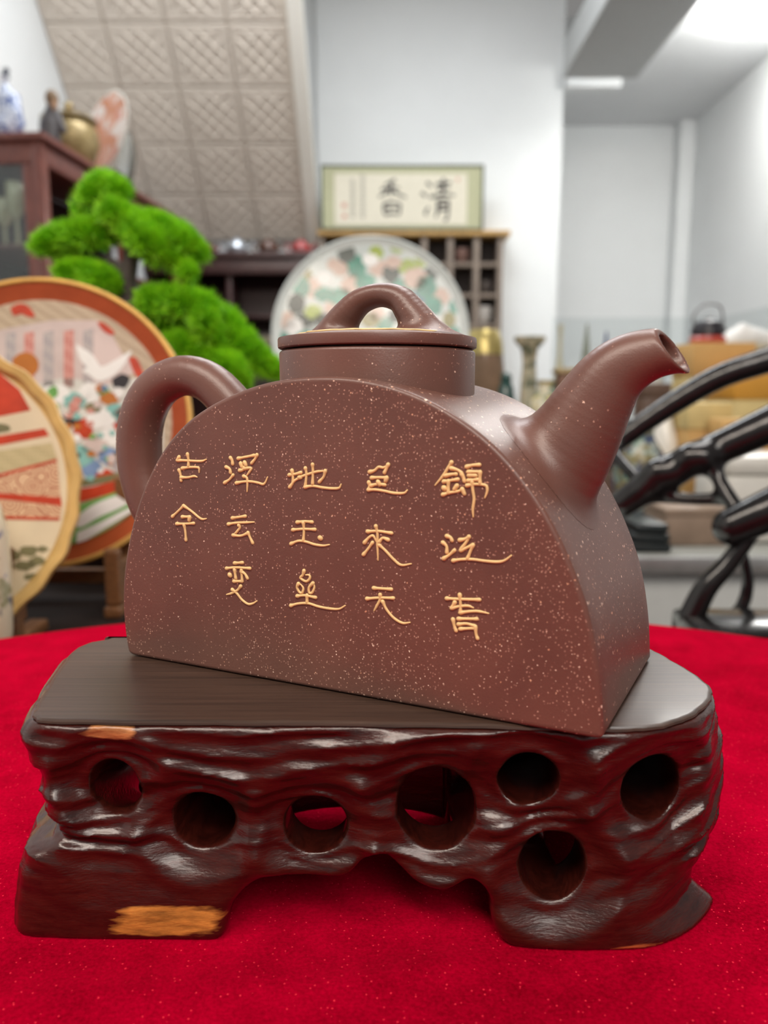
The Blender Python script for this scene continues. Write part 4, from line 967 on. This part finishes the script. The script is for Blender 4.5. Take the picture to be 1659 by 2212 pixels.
# ================================================================== tea-ware shelf behind the flowered plate, picture above it
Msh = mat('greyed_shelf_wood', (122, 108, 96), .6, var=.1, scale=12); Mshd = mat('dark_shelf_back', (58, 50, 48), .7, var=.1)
yb = 4.80; bx1 = at(1086, 560, yb).x; bx0 = at(690, 560, yb).x; bt = at(900, 503, yb).z
t = thing('tea_shelf', 'grid shelf with square cells behind the flowered plate', 'shelf', ((bx0 + bx1) / 2, 4.9, 0))
B('top_board', bx0 - .01, at(1102, 503, yb).x, yb - .02, 4.995, bt - .018, bt + .012, mat('yellow_wood_edge', (176, 140, 84), .5, var=.15), t)
ncol = 7; cw = (bx1 - bx0) / ncol; ch = .182; nrow = 8
for i in range(ncol + 1): B('upright_board', bx0 + i * cw - (.018 if 0 < i < ncol else (0 if i == 0 else .03)), bx0 + i * cw + (.018 if 0 < i < ncol else (.03 if i == 0 else 0)), yb, 4.97, .001, bt - .0185, Msh, t, .002)
for j in range(1, nrow + 1):
    for i in range(ncol): B('shelf', bx0 + i * cw + .031 * (1 if i == 0 else .6), bx0 + (i + 1) * cw - .031 * (1 if i == ncol - 1 else .6), yb + .003, 4.969, bt - j * ch - .012, bt - j * ch + .012, Msh, t, .002)
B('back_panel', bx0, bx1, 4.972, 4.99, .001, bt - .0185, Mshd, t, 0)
def cup(px, row, lab, rgb, hgt, name='tea_cup', cat='cup'):
    p = at(px, 560, 4.88); z = bt - row * ch + .0125; t2 = thing(name, lab, cat, (p.x, 4.88, z))
    make('cup_body', lathe([(hgt * .25, z), (hgt * .3, z + hgt * .08), (hgt * .5, z + hgt * .5), (hgt * .52, z + hgt), (hgt * .48, z + hgt), (hgt * .44, z + hgt * .5), (hgt * .1, z + hgt * .15)], 24, (p.x, 4.88, 0)), mat('cup_%d_%d' % (px, row), rgb, .25, var=.15), t2, smooth='auto')
    make('handle', tube(spline([(p.x + hgt * .48, 4.88, z + hgt * .8), (p.x + hgt * .75, 4.88, z + hgt * .7), (p.x + hgt * .7, 4.88, z + hgt * .35), (p.x + hgt * .42, 4.88, z + hgt * .3)], 12), hgt * .05, 6), mat('cup_%d_%d' % (px, row), rgb), t2, smooth=True)
cup(998, 1, 'brown cup in the top row of the grid shelf', (120, 92, 84), .09); cup(1046, 3, 'white cup in the third row of the grid shelf', (190, 184, 178), .11)
cup(1050, 2, 'dark cup in the second row of the grid shelf', (84, 76, 72), .08)
# picture
pf = 4.78
pa, pb = at(692, 356, pf), at(1046, 357, pf); zb = bt + .0125; ztp = pa.z
t = thing('calligraphy_picture', 'framed calligraphy with two large black characters above the grid shelf', 'picture', ((pa.x + pb.x) / 2, pf, zb))
fw = .012; Mfr = mat('dark_green_frame', (58, 70, 56), .4)
B('mat_board', pa.x + fw, pb.x - fw, pf, pf + .012, zb + fw, ztp - fw, mat('green_mount', (176, 176, 144), .8, var=.05), t, 0)
B('frame', pa.x, pb.x, pf - .006, pf + .02, ztp - fw, ztp, Mfr, t, .002); B('frame', pa.x, pb.x, pf - .006, pf + .02, zb, zb + fw * .6, Mfr, t, .002)
B('frame', pa.x, pa.x + fw, pf - .006, pf + .02, zb + fw * .6, ztp - fw, Mfr, t, .002); B('frame', pb.x - fw, pb.x, pf - .006, pf + .02, zb + fw * .6, ztp - fw, Mfr, t, .002)
q0, q1 = at(722, 375, pf), at(1008, 486, pf)
B('paper', q0.x, q1.x, pf - .002, pf + .001, q1.z, q0.z, mat('rice_paper', (216, 210, 192), .8, var=.03), t, 0)
Mink = mat('ink', (38, 36, 38), .6); Mseal = mat('seal_red', (196, 110, 96), .7)
def brush(name, strokes, m, w0):
    vfs = []
    for s in strokes:
        P = [at(680 + x / 3.77, 340 + y / 3.77, pf - .0025) for x, y in s]; C = spline(P, 14); n = len(C)
        V, F = [], []
        for i, p in enumerate(C):
            tdir = (C[min(i + 1, n - 1)] - C[max(i - 1, 0)]); sd = Vector((-tdir.z, 0, tdir.x)).normalized() * w0 * (1.15 - .5 * i / n)
            V += [tuple(p + sd), tuple(p - sd), tuple(p - sd + Vector((0, .0015, 0))), tuple(p + sd + Vector((0, .0015, 0)))]
        for i in range(n - 1):
            for k in range(4): a, b = i * 4 + k, i * 4 + (k + 1) % 4; F.append((a, b, b + 4, a + 4))
        F += [(3, 2, 1, 0), (4 * n - 4, 4 * n - 3, 4 * n - 2, 4 * n - 1)]
        vfs.append((V, F))
    make(name, join(*vfs), m, t)
brush('painted_character', [[(655, 180), (610, 205), (570, 225)], [(540, 262), (620, 252), (690, 245)], [(622, 205), (622, 270), (620, 320)], [(610, 262), (560, 300), (520, 322)], [(640, 270), (690, 305), (745, 325)], [(565, 375), (562, 430), (568, 465)], [(565, 375), (630, 368), (690, 375)], [(690, 375), (692, 420), (686, 468)], [(575, 415), (680, 412)], [(568, 465), (630, 458), (686, 466)]], Mink, .0075)
brush('painted_character', [[(912, 205), (935, 222), (945, 240)], [(868, 290), (892, 305), (905, 318)], [(905, 470), (905, 440), (930, 405)], [(985, 222), (1050, 212), (1110, 205)], [(1000, 258), (1050, 252), (1100, 246)], [(1046, 170), (1050, 230), (1046, 310)], [(935, 325), (1040, 305), (1140, 310)], [(1005, 350), (1000, 430), (985, 490)], [(1005, 350), (1050, 345), (1085, 350)], [(1085, 350), (1085, 430), (1078, 510)], [(1010, 390), (1080, 386)], [(1008, 428), (1080, 424)], [(1078, 510), (1050, 505)]], Mink, .0085)
for x, y0_, y1_ in ((310, 185, 500), (390, 150, 490)):
    ss = []
    k = y0_
    while k < y1_:
        ss += [[(x - 20, k), (x, k - 4), (x + 20, k)], [(x, k - 6), (x - 4, k + 12), (x - 14, k + 22)], [(x + 2, k + 6), (x + 16, k + 22)]]; k += 36
    brush('inscription', ss, mat('thin_ink', (120, 118, 112), .7), .0022)
brush('seal', [[(225, 380), (258, 380)], [(225, 400), (258, 400)], [(228, 470), (256, 470)], [(228, 485), (256, 485)]], Mseal, .006)
brush('seal', [[(1165, 165), (1165, 195)]], Mseal, .006)

# ================================================================== sideboard with the large flowered plate
SBZ = EYE - .13
t = thing('sideboard', 'long wooden sideboard behind the teapot carrying the flowered plate', 'sideboard', (.25, 2.1, 0))
Msb = wood_mat('sideboard_wood', (70, 46, 32), (104, 72, 50), (3, 20, 20), .4, .2)
make('top_board', box(-.34, .83, 1.85, 2.45, SBZ - .03, SBZ, .004), Msb, t, smooth='auto')
make('body', box(-.31, .80, 1.89, 2.43, .08, SBZ - .031, .004), Msb, t, smooth='auto')
for i in range(3): make('door', box(-.30 + i * .373, .065 + i * .373, 1.872, 1.889, .12, SBZ - .06, .004), Msb, t, smooth='auto')
for x in (-.28, .77):
    for y in (1.92, 2.4): make('leg', box(x - .02, x + .02, y - .02, y + .02, .001, .08), Msb, t)
c3 = at(800, 722, 2.05); fr3 = plate_frame(c3, R(9), R(0)); r3 = 211 * mpp(2.03)
p3 = thing('flowered_plate', 'large round pale plate with green and pink flowers behind the lid', 'plate', c3 - fr3[1] * r3)
make('dish', plate_mesh(c3, fr3, [(r3 * .5, -.035), (r3 * .62, -.035), (r3 * .98, -.006), (r3, 0), (r3 * .985, .003), (r3 * .93, -.006), (r3 * .92, -.0061)]), mat('pale_celadon_rim', (214, 220, 218), .1, var=.04), p3, smooth='auto')
P3 = Plate(p3, c3, fr3, r3 * .92, -.0060)
P3.paint('painted_ground', [(r3 * .915 * math.cos(a * math.pi / 36), r3 * .915 * math.sin(a * math.pi / 36)) for a in range(72)], mat('pale_blue_grey_ground', (196, 204, 202), .12, var=.06, scale=12), 0, raw=True)
P3.rin = r3 * .91
cols = dict(g=mat('leaf_teal_green', (40, 132, 112), .15, var=.3, scale=40), d=mat('leaf_dark', (46, 60, 54), .2), p=mat('peony_pink', (196, 168, 154), .15, var=.08), y=mat('leaf_yellow_green', (152, 170, 60), .15, var=.2), o=mat('leaf_olive', (126, 118, 44), .15), w=Mwhite, b=mat('flower_blue', (56, 92, 128), .15))
fl = [(748, 545, 22, 'd', 1.2), (770, 575, 24, 'g', 1.2), (735, 580, 20, 'p', .9), (720, 570, 16, 'p', 1), (800, 560, 20, 'w', .8), (820, 578, 26, 'p', .8), (812, 545, 18, 'y', 1), (860, 533, 20, 'y', .7), (850, 565, 20, 'p', .8), (880, 575, 22, 'y', .9), (845, 590, 22, 'd', 1.2), (910, 560, 16, 'y', 1.2), (898, 600, 30, 'p', .9), (870, 620, 26, 'g', .9), (930, 590, 18, 'd', 1), (920, 620, 26, 'g', 1.1), (905, 640, 20, 'b', 1), (950, 640, 24, 'p', 1), (935, 660, 24, 'g', 1), (655, 590, 20, 'o', .9), (650, 620, 22, 'g', 1.2), (672, 620, 28, 'p', .9), (700, 600, 20, 'w', .8), (700, 635, 26, 'g', .7), (735, 640, 28, 'g', .8), (760, 615, 28, 'p', .9), (790, 610, 26, 'g', .9), (640, 655, 22, 'd', 1.2), (676, 672, 22, 'y', .8), (660, 690, 26, 'd', .7), (620, 690, 20, 'p', 1.1), (635, 705, 22, 'w', 1), (700, 690, 24, 'd', .7), (715, 665, 18, 'p', 1), (610, 735, 20, 'g', 1), (636, 752, 20, 'b', .9), (660, 730, 24, 'g', .8), (760, 660, 22, 'd', .8), (800, 690, 24, 'o', .8), (830, 700, 24, 'g', .8), (815, 675, 20, 'p', .9), (970, 690, 16, 'o', 1.3), (985, 660, 16, 'g', 1.2), (950, 700, 24, 'w', .8), (980, 720, 18, 'g', 1), (700, 780, 34, 'g', .8), (760, 800, 36, 'p', .8), (850, 790, 36, 'g', .8), (920, 780, 34, 'p', .9), (800, 850, 40, 'd', .7), (880, 850, 36, 'y', .8), (720, 850, 30, 'w', .9), (690, 730, 26, 'g', .9), (730, 735, 28, 'p', .9), (775, 740, 28, 'g', .8), (820, 745, 26, 'w', .9), (865, 735, 28, 'p', .9), (905, 720, 26, 'g', .9), (860, 680, 24, 'd', .8), (890, 680, 22, 'y', .9), (745, 700, 20, 'y', .9), (780, 770, 24, 'o', .8), (670, 800, 24, 'd', .8), (810, 810, 28, 'y', .8), (950, 750, 24, 'g', 1), (840, 880, 30, 'p', .8), (760, 880, 28, 'g', .8)]
for (x, y, r, k, ky) in fl: P3.disc('painted_flower' if k in 'pwb' else 'painted_leaf', x, y, r * .86, cols[k], 1 + (x * 7 + y) % 6, ky, 22, .12)
plate_stand('large_plate_easel', 'wooden easel under the large flowered plate', c3, fr3, r3, SBZ, None)
# brass-lidded jar and stone balls right of the plate
p = at(1045, 760, 2.3); z = SBZ + .0005
t = thing('gilt_jar', 'brown jar with shining gold shoulder right of the flowered plate', 'jar', (p.x, 2.3, z))
make('base_block', box(p.x - .07, p.x + .07, 2.23, 2.37, z, z + .06, .004), Msb, t, smooth='auto'); zz_ = z + .06; hh = at(1045, 682, 2.3).z - zz_
make('jar_body', lathe([(.04, zz_), (.05, zz_ + .01), (.062, zz_ + hh * .45), (.056, zz_ + hh * .62)], 30, (p.x, 2.3, 0)), mat('brown_glaze', (132, 108, 88), .15, var=.2, scale=20), t, smooth='auto')
make('gold_shoulder', lathe([(.0575, zz_ + hh * .62), (.054, zz_ + hh * .75), (.044, zz_ + hh * .84), (.04, zz_ + hh * .86), (.02, zz_ + hh * .86)], 30, (p.x, 2.3, 0)), mat('polished_brass', (190, 172, 110), .3, metal=.6, var=.1), t, smooth='auto')
for px, lab, rr_ in ((1040, 'clear glass ball beside the collar on the sideboard', .024), (1062, 'clear glass ball nearest the wall on the sideboard', .026)):
    pp = at(px, 800, 2.12); t2 = thing('glass_ball', lab, 'ball', (pp.x, 2.12, SBZ + .0005))
    make('ball', blobsphere((pp.x, 2.12, SBZ + .0305 + rr_ * .98), rr_, rr_, rr_, 24, 16), mat('grey_crystal', (170, 168, 160), .03, spec=1.0, coat=1), t2, smooth=True)
    make('ring_base', lathe([(rr_ * .9, SBZ + .0005), (rr_ * .95, SBZ + .02), (rr_ * .6, SBZ + .031), (rr_ * .4, SBZ + .031)], 24, (pp.x, 2.12, 0)), Msb, t2, smooth='auto')
# flared vase
def vase(name, label, px, pyb, pyt, Y, prof, m, mtop=None, zb=None, wpx=30, extra=None):
    b = at(px, pyb, Y); z0 = zb if zb is not None else b.z; hgt = at(px, pyt, Y).z - z0; w = wpx * mpp(Y)
    t2 = thing(name, label, 'vase' if not extra else extra, (b.x, Y, z0 + .0005))
    k = int(len(prof) * .7)
    make('lower_body', lathe([(r * w, z0 + .0005 + z * hgt) for r, z in prof[:k + 1]], 30, (b.x, Y, 0)), m, t2, smooth='auto')
    make('rim', lathe([(r * w, z0 + .0005 + z * hgt) for r, z in prof[k:]], 30, (b.x, Y, 0)), mtop or m, t2, smooth='auto')
    return t2
Mvg = blotch_mat('green_grey_glaze', (176, 172, 150), ((112, 116, 96), (196, 186, 160)), 22, .25, .5)
vase('flared_vase', 'tall vase with flaring brown rim right of the lid', 1140, 900, 728, 2.25, [(.6, 0), (.7, .05), (.72, .3), (.6, .55), (.5, .75), (.62, .88), (1.15, .96), (1.2, 1.0), (1.0, .985), (.5, .9)], Mvg, mat('brown_rim', (120, 88, 62), .35), SBZ, 28)
vase('green_gold_vase', 'squat green and gold vase in front of the flared vase', 1178, 900, 822, 2.0, [(.6, 0), (.9, .2), (1.0, .45), (.85, .7), (.5, .85), (.45, .93), (.6, 1.0), (.4, .98)], blotch_mat('green_gold_glaze', (150, 158, 138), ((196, 176, 110), (70, 110, 96), (214, 206, 180)), 30, .2, .5), None, SBZ, 38)
vase('dark_green_jar', 'small dark green jar beside the glass balls', 1092, 880, 806, 2.02, [(.6, 0), (.9, .25), (.95, .55), (.7, .8), (.5, .86), (.55, .95), (.3, 1.0)], mat('dark_green_glaze', (40, 70, 66), .15, var=.3), None, SBZ, 22)
p = at(1228, 796, 2.2)
t = thing('wooden_pedestal', 'small brown wooden pedestal with pale top beside the spout', 'pedestal', (p.x, 2.2, SBZ + .0005))
make('pedestal_body', box(p.x - .03, p.x + .03, 2.17, 2.23, SBZ + .0005, p.z - .014, .003), mat('brown_pedestal', (134, 96, 76), .5), t, smooth='auto'); make('pedestal_top', box(p.x - .038, p.x + .038, 2.162, 2.238, p.z - .014, p.z, .002), mat('pale_pedestal_top', (176, 154, 112), .5), t, smooth='auto')

# ================================================================== glass counter with odds and ends on the right
GC0, GZ = 1.28, EYE - .272
t = thing('glass_counter', 'pale glass-topped counter crowded with boxes on the right', 'counter', (1.2, 1.5, 0))
Mcw = mat('counter_laminate', (206, 210, 210), .35, var=.03)
make('counter_body', box(.42, 2.0, GC0 + .02, 1.78, .06, GZ - .012, .004), Mcw, t, smooth='auto')
make('plinth', box(.44, 1.98, GC0 + .04, 1.76, .001, .06), Mblk, t)
make('glass_top', box(.41, 2.01, GC0, 1.80, GZ - .011, GZ, .002), mat('tinted_glass_top', (150, 152, 148), .1, var=.03), t, smooth='auto')
make('metal_edge', box(.41, 2.01, GC0 - .008, GC0 - .0005, GZ - .03, GZ - .001, .002), mat('brushed_aluminium', (190, 192, 194), .3, metal=.7), t, smooth='auto')
# tall glass screen behind
gp = at(1195, 686, 3.3); gtop = gp.z
t = thing('glass_screen', 'tall clear glass screen standing behind the crowded counter', 'screen', (1.3, 3.3, 0))
make('glass_pane', box(gp.x, 1.40, 3.3, 3.308, .03, gtop), glass_mat('screen_glass', (248, 250, 250), .02, .03), t)
make('floor_channel', box(gp.x, 1.40, 3.29, 3.318, .001, .03), mat('brushed_aluminium', (190, 192, 194)), t)
t = thing('glass_screen', 'clear glass side screen running back from the low cabinet at the right', 'screen', (1.41, 2.6, 0))
make('glass_pane', box(1.402, 1.41, 1.9, 3.308, .03, gtop), glass_mat('screen_glass_side', (248, 250, 250), .02, .03), t)
make('floor_channel', box(1.401, 1.42, 1.9, 3.308, .001, .03), mat('brushed_aluminium', (190, 192, 194)), t)
t = thing('low_cabinet', 'low pale cabinet behind the glass counter carrying the kettle and cartons', 'cabinet', (1.1, 2.15, 0))
make('cabinet_body', box(.85, 1.36, 1.87, 2.45, .001, GZ - .021, .004), Mcw, t, smooth='auto'); make('top_board', box(.845, 1.37, 1.85, 2.46, GZ - .02, GZ, .003), Mcw, t, smooth='auto')
for i in range(2): make('door', box(.86 + i * .25, 1.10 + i * .25, 1.855, 1.869, .05, GZ - .04, .003), Mcw, t, smooth='auto')
def crate(name, label, pxa, pya, pxb, pyb, Y, dep, m, mlid=None, cat='box', bv=.003, zb=None):
    a, b = at(pxa, pya, Y), at(pxb, pyb, Y); z0 = zb if zb is not None else b.z
    t2 = thing(name, label, cat, ((a.x + b.x) / 2, Y + dep / 2, z0)); hgt = a.z - z0
    make('box_body', box(a.x, b.x, Y, Y + dep, z0, z0 + hgt * .78, bv), m, t2, smooth='auto')
    make('lid', box(a.x - .002, b.x + .002, Y - .002, Y + dep + .002, z0 + hgt * .78, z0 + hgt, bv), mlid or m, t2, smooth='auto')
    return t2
g0 = GZ + .0006
Mcard = mat('kraft_card', (196, 156, 96), .7, var=.1, scale=10); Mor2 = mat('orange_yellow_card', (204, 146, 50), .6, var=.1, scale=10); Myel = mat('pale_yellow_card', (206, 184, 126), .6, var=.08)
crate('cardboard_box', 'kraft cardboard box on the counter behind the black arm', 1490, 870, 1566, 1100, 1.64, .13, Mcard, Myel, zb=g0)
crate('cardboard_box', 'wide orange-yellow box on the counter between the black arms', 1560, 905, 1700, 1100, 1.56, .06, Mor2, Mcard, zb=g0)
crate('cardboard_box', 'yellow carton on the counter at the right border below the kettle', 1590, 800, 1760, 1100, 1.95, .16, Myel, Mor2, zb=g0)
crate('white_box', 'white box with rounded rim at the right border', 1578, 985, 1800, 1190, 1.38, .16, mat('white_plastic', (214, 212, 206), .35, var=.03), None, bv=.012, zb=g0)
crate('brown_board', 'flat taupe wooden box on the counter beside the black slabs', 1440, 1098, 1572, 1200, 1.36, .12, mat('taupe_wood', (142, 122, 106), .5, var=.12), None, zb=g0)
for i in range(3):
    z = g0 + i * .017; a, b = at(1360, 1150, 1.31), at(1448, 1150, 1.31)
    t2 = thing('ink_slab', ('lowest of three black slabs stacked on the counter', 'middle one of three black slabs stacked on the counter', 'topmost of three black slabs stacked on the counter')[i], 'slab', ((a.x + b.x) / 2, 1.38, z), 0, 'black slabs on the counter')
    make('slab', box(a.x + .004 * i, b.x - .003 * i, 1.30, 1.46, z, z + .0155, .003), mat('black_stone', (36, 42, 44), .35, var=.2), t2, smooth='auto'); make('chamfered_edge', box(a.x + .01, b.x - .01, 1.296, 1.3, z + .004, z + .011, .001), mat('black_stone', (36, 42, 44)), t2)
vase('speckled_vase', 'blue and green mottled vase between the spout and the black arm', 1372, 1150, 905, 1.56, [(.55, 0), (.75, .1), (1.05, .4), (1.0, .68), (.6, .82), (.5, .9), (.7, 1.0), (.45, .98)], blotch_mat('mottled_glaze', (170, 178, 166), ((90, 126, 112), (66, 78, 110), (126, 116, 76)), 26, .25, .5), None, g0, 52)
vase('white_vase', 'white vase behind the black arm left of the cardboard box', 1424, 1150, 880, 1.72, [(.6, 0), (.8, .1), (1, .4), (.9, .7), (.5, .84), (.4, .92), (.55, 1.0), (.3, .98)], Wt, None, g0, 34)
a = at(1420, 835, 2.0)
crate('brown_casket', 'small dark brown casket under the spout tip', 1392, 828, 1440, 1000, 1.98, .08, mat('dark_brown_leather', (96, 74, 62), .5), None, zb=SBZ + .0006)
crate('orange_box', 'orange and white carton under the black kettle', 1500, 740, 1606, 1100, 2.125, .15, Myel, Mcard, zb=g0)
# kettle
kb = at(1530, 738, 2.2); kz = at(1500, 740, 2.12).z + .0006; p = Vector((kb.x, 2.205, kz)); hgt = at(1512, 690, 2.2).z - kz
t = thing('black_kettle', 'black kettle with red base and arched handle on the right', 'kettle', p)
make('kettle_body', lathe([(.034, kz + hgt * .32), (.046, kz + hgt * .4), (.046, kz + hgt * .62), (.034, kz + hgt * .9), (.012, kz + hgt), (.008, kz + hgt * 1.08)], 30, (p.x, p.y, 0)), mat('black_enamel', (38, 36, 42), .3), t, smooth='auto')
make('red_base', lathe([(.03, kz), (.046, kz + .002), (.05, kz + hgt * .2), (.044, kz + hgt * .318)], 30, (p.x, p.y, 0)), mat('red_enamel', (176, 70, 62), .3), t, smooth='auto')
make('handle', tube(spline([(p.x - .04, p.y, kz + hgt * .62), (p.x - .042, p.y, kz + hgt * 1.2), (p.x - .01, p.y, kz + hgt * 1.62), (p.x + .03, p.y, kz + hgt * 1.5), (p.x + .042, p.y, kz + hgt * .7)], 24), .003, 8), mat('grey_wire', (120, 120, 122), .3, metal=.5), t, smooth=True)
# white bag and paper
p = at(1600, 745, 2.36)
t = thing('white_bag', 'crumpled white bag on its carton beside the kettle at the right', 'bag', (p.x, 2.36, g0))
make('bag_support', box(p.x - .09, p.x + .2, 2.32, 2.42, g0, p.z - .02, .004), Myel, t, smooth='auto')
make('bag', implicit([([(p.x - .05, 2.37, p.z), (p.x + .03, 2.365, p.z + .02), (p.x + .10, 2.37, p.z + .005)], [.03, .034, .03]), ([(p.x - .02, 2.37, p.z + .02), (p.x, 2.36, p.z + .05)], [.02, .012])], .005, .03), mat('white_film', (228, 228, 226), .4, var=.05, scale=30, bump=.8), t, smooth=True)
# cones and small items behind
def cone(name, label, px, pyt, pyb, Y, wpx, m, zb):
    b = at(px, pyb, Y); w = wpx * mpp(Y); zt_ = at(px, pyt, Y).z
    t2 = thing(name, label, 'ornament', (b.x, Y, zb + .0005))
    make('cone', lathe([(w, zb + .012), (w * .95, zb + .03), (w * .45, zb + (zt_ - zb) * .7), (w * .1, zt_)], 24, (b.x, Y, 0)), m, t2, smooth='auto'); make('base_disc', lathe([(w * 1.1, zb + .0005), (w * 1.1, zb + .012), (.002, zb + .012)], 24, (b.x, Y, 0)), Msb, t2, smooth='auto')
cone('stone_cone', 'grey-green pointed ornament behind the spout', 1262, 700, 860, 2.32, 21, mat('grey_green_stone', (132, 140, 128), .5, var=.1), SBZ)
cone('blue_cone', 'dark blue pointed ornament behind the spout', 1304, 716, 860, 2.36, 17, mat('blue_glaze', (52, 62, 120), .25), SBZ)
vase('pale_bottle', 'pale olive bottle on the sideboard between flared vase and pointed ornaments', 1206, 860, 702, 2.38, [(.7, 0), (.9, .1), (.95, .4), (.6, .62), (.3, .72), (.28, .9), (.4, 1.0), (.2, .99)], mat('pale_olive_glaze', (196, 194, 170), .2), None, SBZ, 15)
vase('white_jug', 'white jug just above the spout on the sideboard', 1398, 900, 716, 2.26, [(.6, 0), (.85, .1), (1, .5), (.9, .8), (.6, .9), (.65, 1.0), (.4, .98)], mat('white_jug_glaze', (206, 210, 214), .2), None, SBZ, 26)

# ================================================================== black lacquered sculpture on a low bench
t = thing('black_bench', 'low black lacquered bench behind the red cloth on the right', 'bench', (.67, .71, 0))
BZ = EYE - .262
Mlac = mat('black_lacquer', (20, 17, 18), .2, var=.2, coat=.15)
make('seat_board', box(.292, 1.05, .63, .80, BZ - .03, BZ, .005), Mlac, t, smooth='auto')
for x in (.32, 1.01):
    for y in (.66, .77): make('leg', box(x - .025, x + .025, y - .025, y + .025, .001, BZ - .03, .004), Mlac, t)
t = thing('white_side_table', 'low white side table between the teapot and the black bench', 'table', (.15, .9, 0))
Mwt = mat('white_lacquer', (222, 228, 222), .3, var=.02)
make('tabletop', box(-.05, .285, .645, 1.15, BZ - .02, BZ + .004, .006), Mwt, t, smooth='auto')
for x in (-.03, .265):
    for y in (.665, 1.13): make('leg', box(x - .015, x + .015, y - .015, y + .015, .001, BZ - .02, .003), Mwt, t)
def S(pts, rp, Y0, Y1=None):
    n = len(pts); Y1 = Y1 or Y0
    P = [at(x, y, Y0 + (Y1 - Y0) * i / (n - 1)) for i, (x, y) in enumerate(pts)]; C = spline(P, 14)
    return [tuple(c) for c in C], lerpv([r * mpp((Y0 + Y1) / 2) for r in rp], 14)
t = thing('black_sculpture', 'black lacquered branching wooden sculpture with curved arms on the right', 'sculpture', (.55, .82, BZ))
make('upper_arm', (lambda vf: vf)(implicit([S([(1318, 968), (1400, 908), (1480, 856), (1560, 812), (1659, 778), (1800, 735)], [21, 23, 25, 26, 28, 32], .90, .86), S([(1318, 968), (1345, 1000), (1380, 1040)], [14, 13, 14], .90, .84)], .0035, .012)), Mlac, t, smooth=True)
make('middle_arm', implicit([S([(1345, 1088), (1410, 1042), (1480, 1002), (1560, 965), (1659, 920), (1800, 852)], [32, 37, 35, 36, 40, 44], .84, .80), S([(1400, 1062), (1460, 1076), (1560, 1078)], [20, 13, 14], .84, .80), S([(1530, 985), (1555, 1040), (1590, 1100)], [24, 15, 18], .82, .78), S([(1405, 1040), (1420, 1020), (1450, 1022)], [26, 30, 26], .83, .82), S([(1470, 1008), (1490, 990), (1515, 988)], [26, 31, 28], .82, .81)], .0035, .010), Mlac, t, smooth=True)
make('lower_arm', implicit([S([(1580, 1138), (1640, 1112), (1720, 1075), (1800, 1040)], [42, 46, 48, 50], .76, .74)], .0035, .010), Mlac, t, smooth=True)
make('leg', implicit([S([(1622, 1150), (1575, 1215), (1525, 1270), (1492, 1335)], [20, 21, 25, 28], .76, .76), S([(1606, 1200), (1616, 1260), (1598, 1318), (1560, 1330)], [11, 13, 15, 10], .80, .80)], .003, .010), Mlac, t, smooth=True)
b0 = at(1484, 1345, .74); make('base', box(b0.x, 1.02, .70, .785, BZ + .0005, at(1484, 1338, .74).z, .006), Mlac, t, smooth='auto')
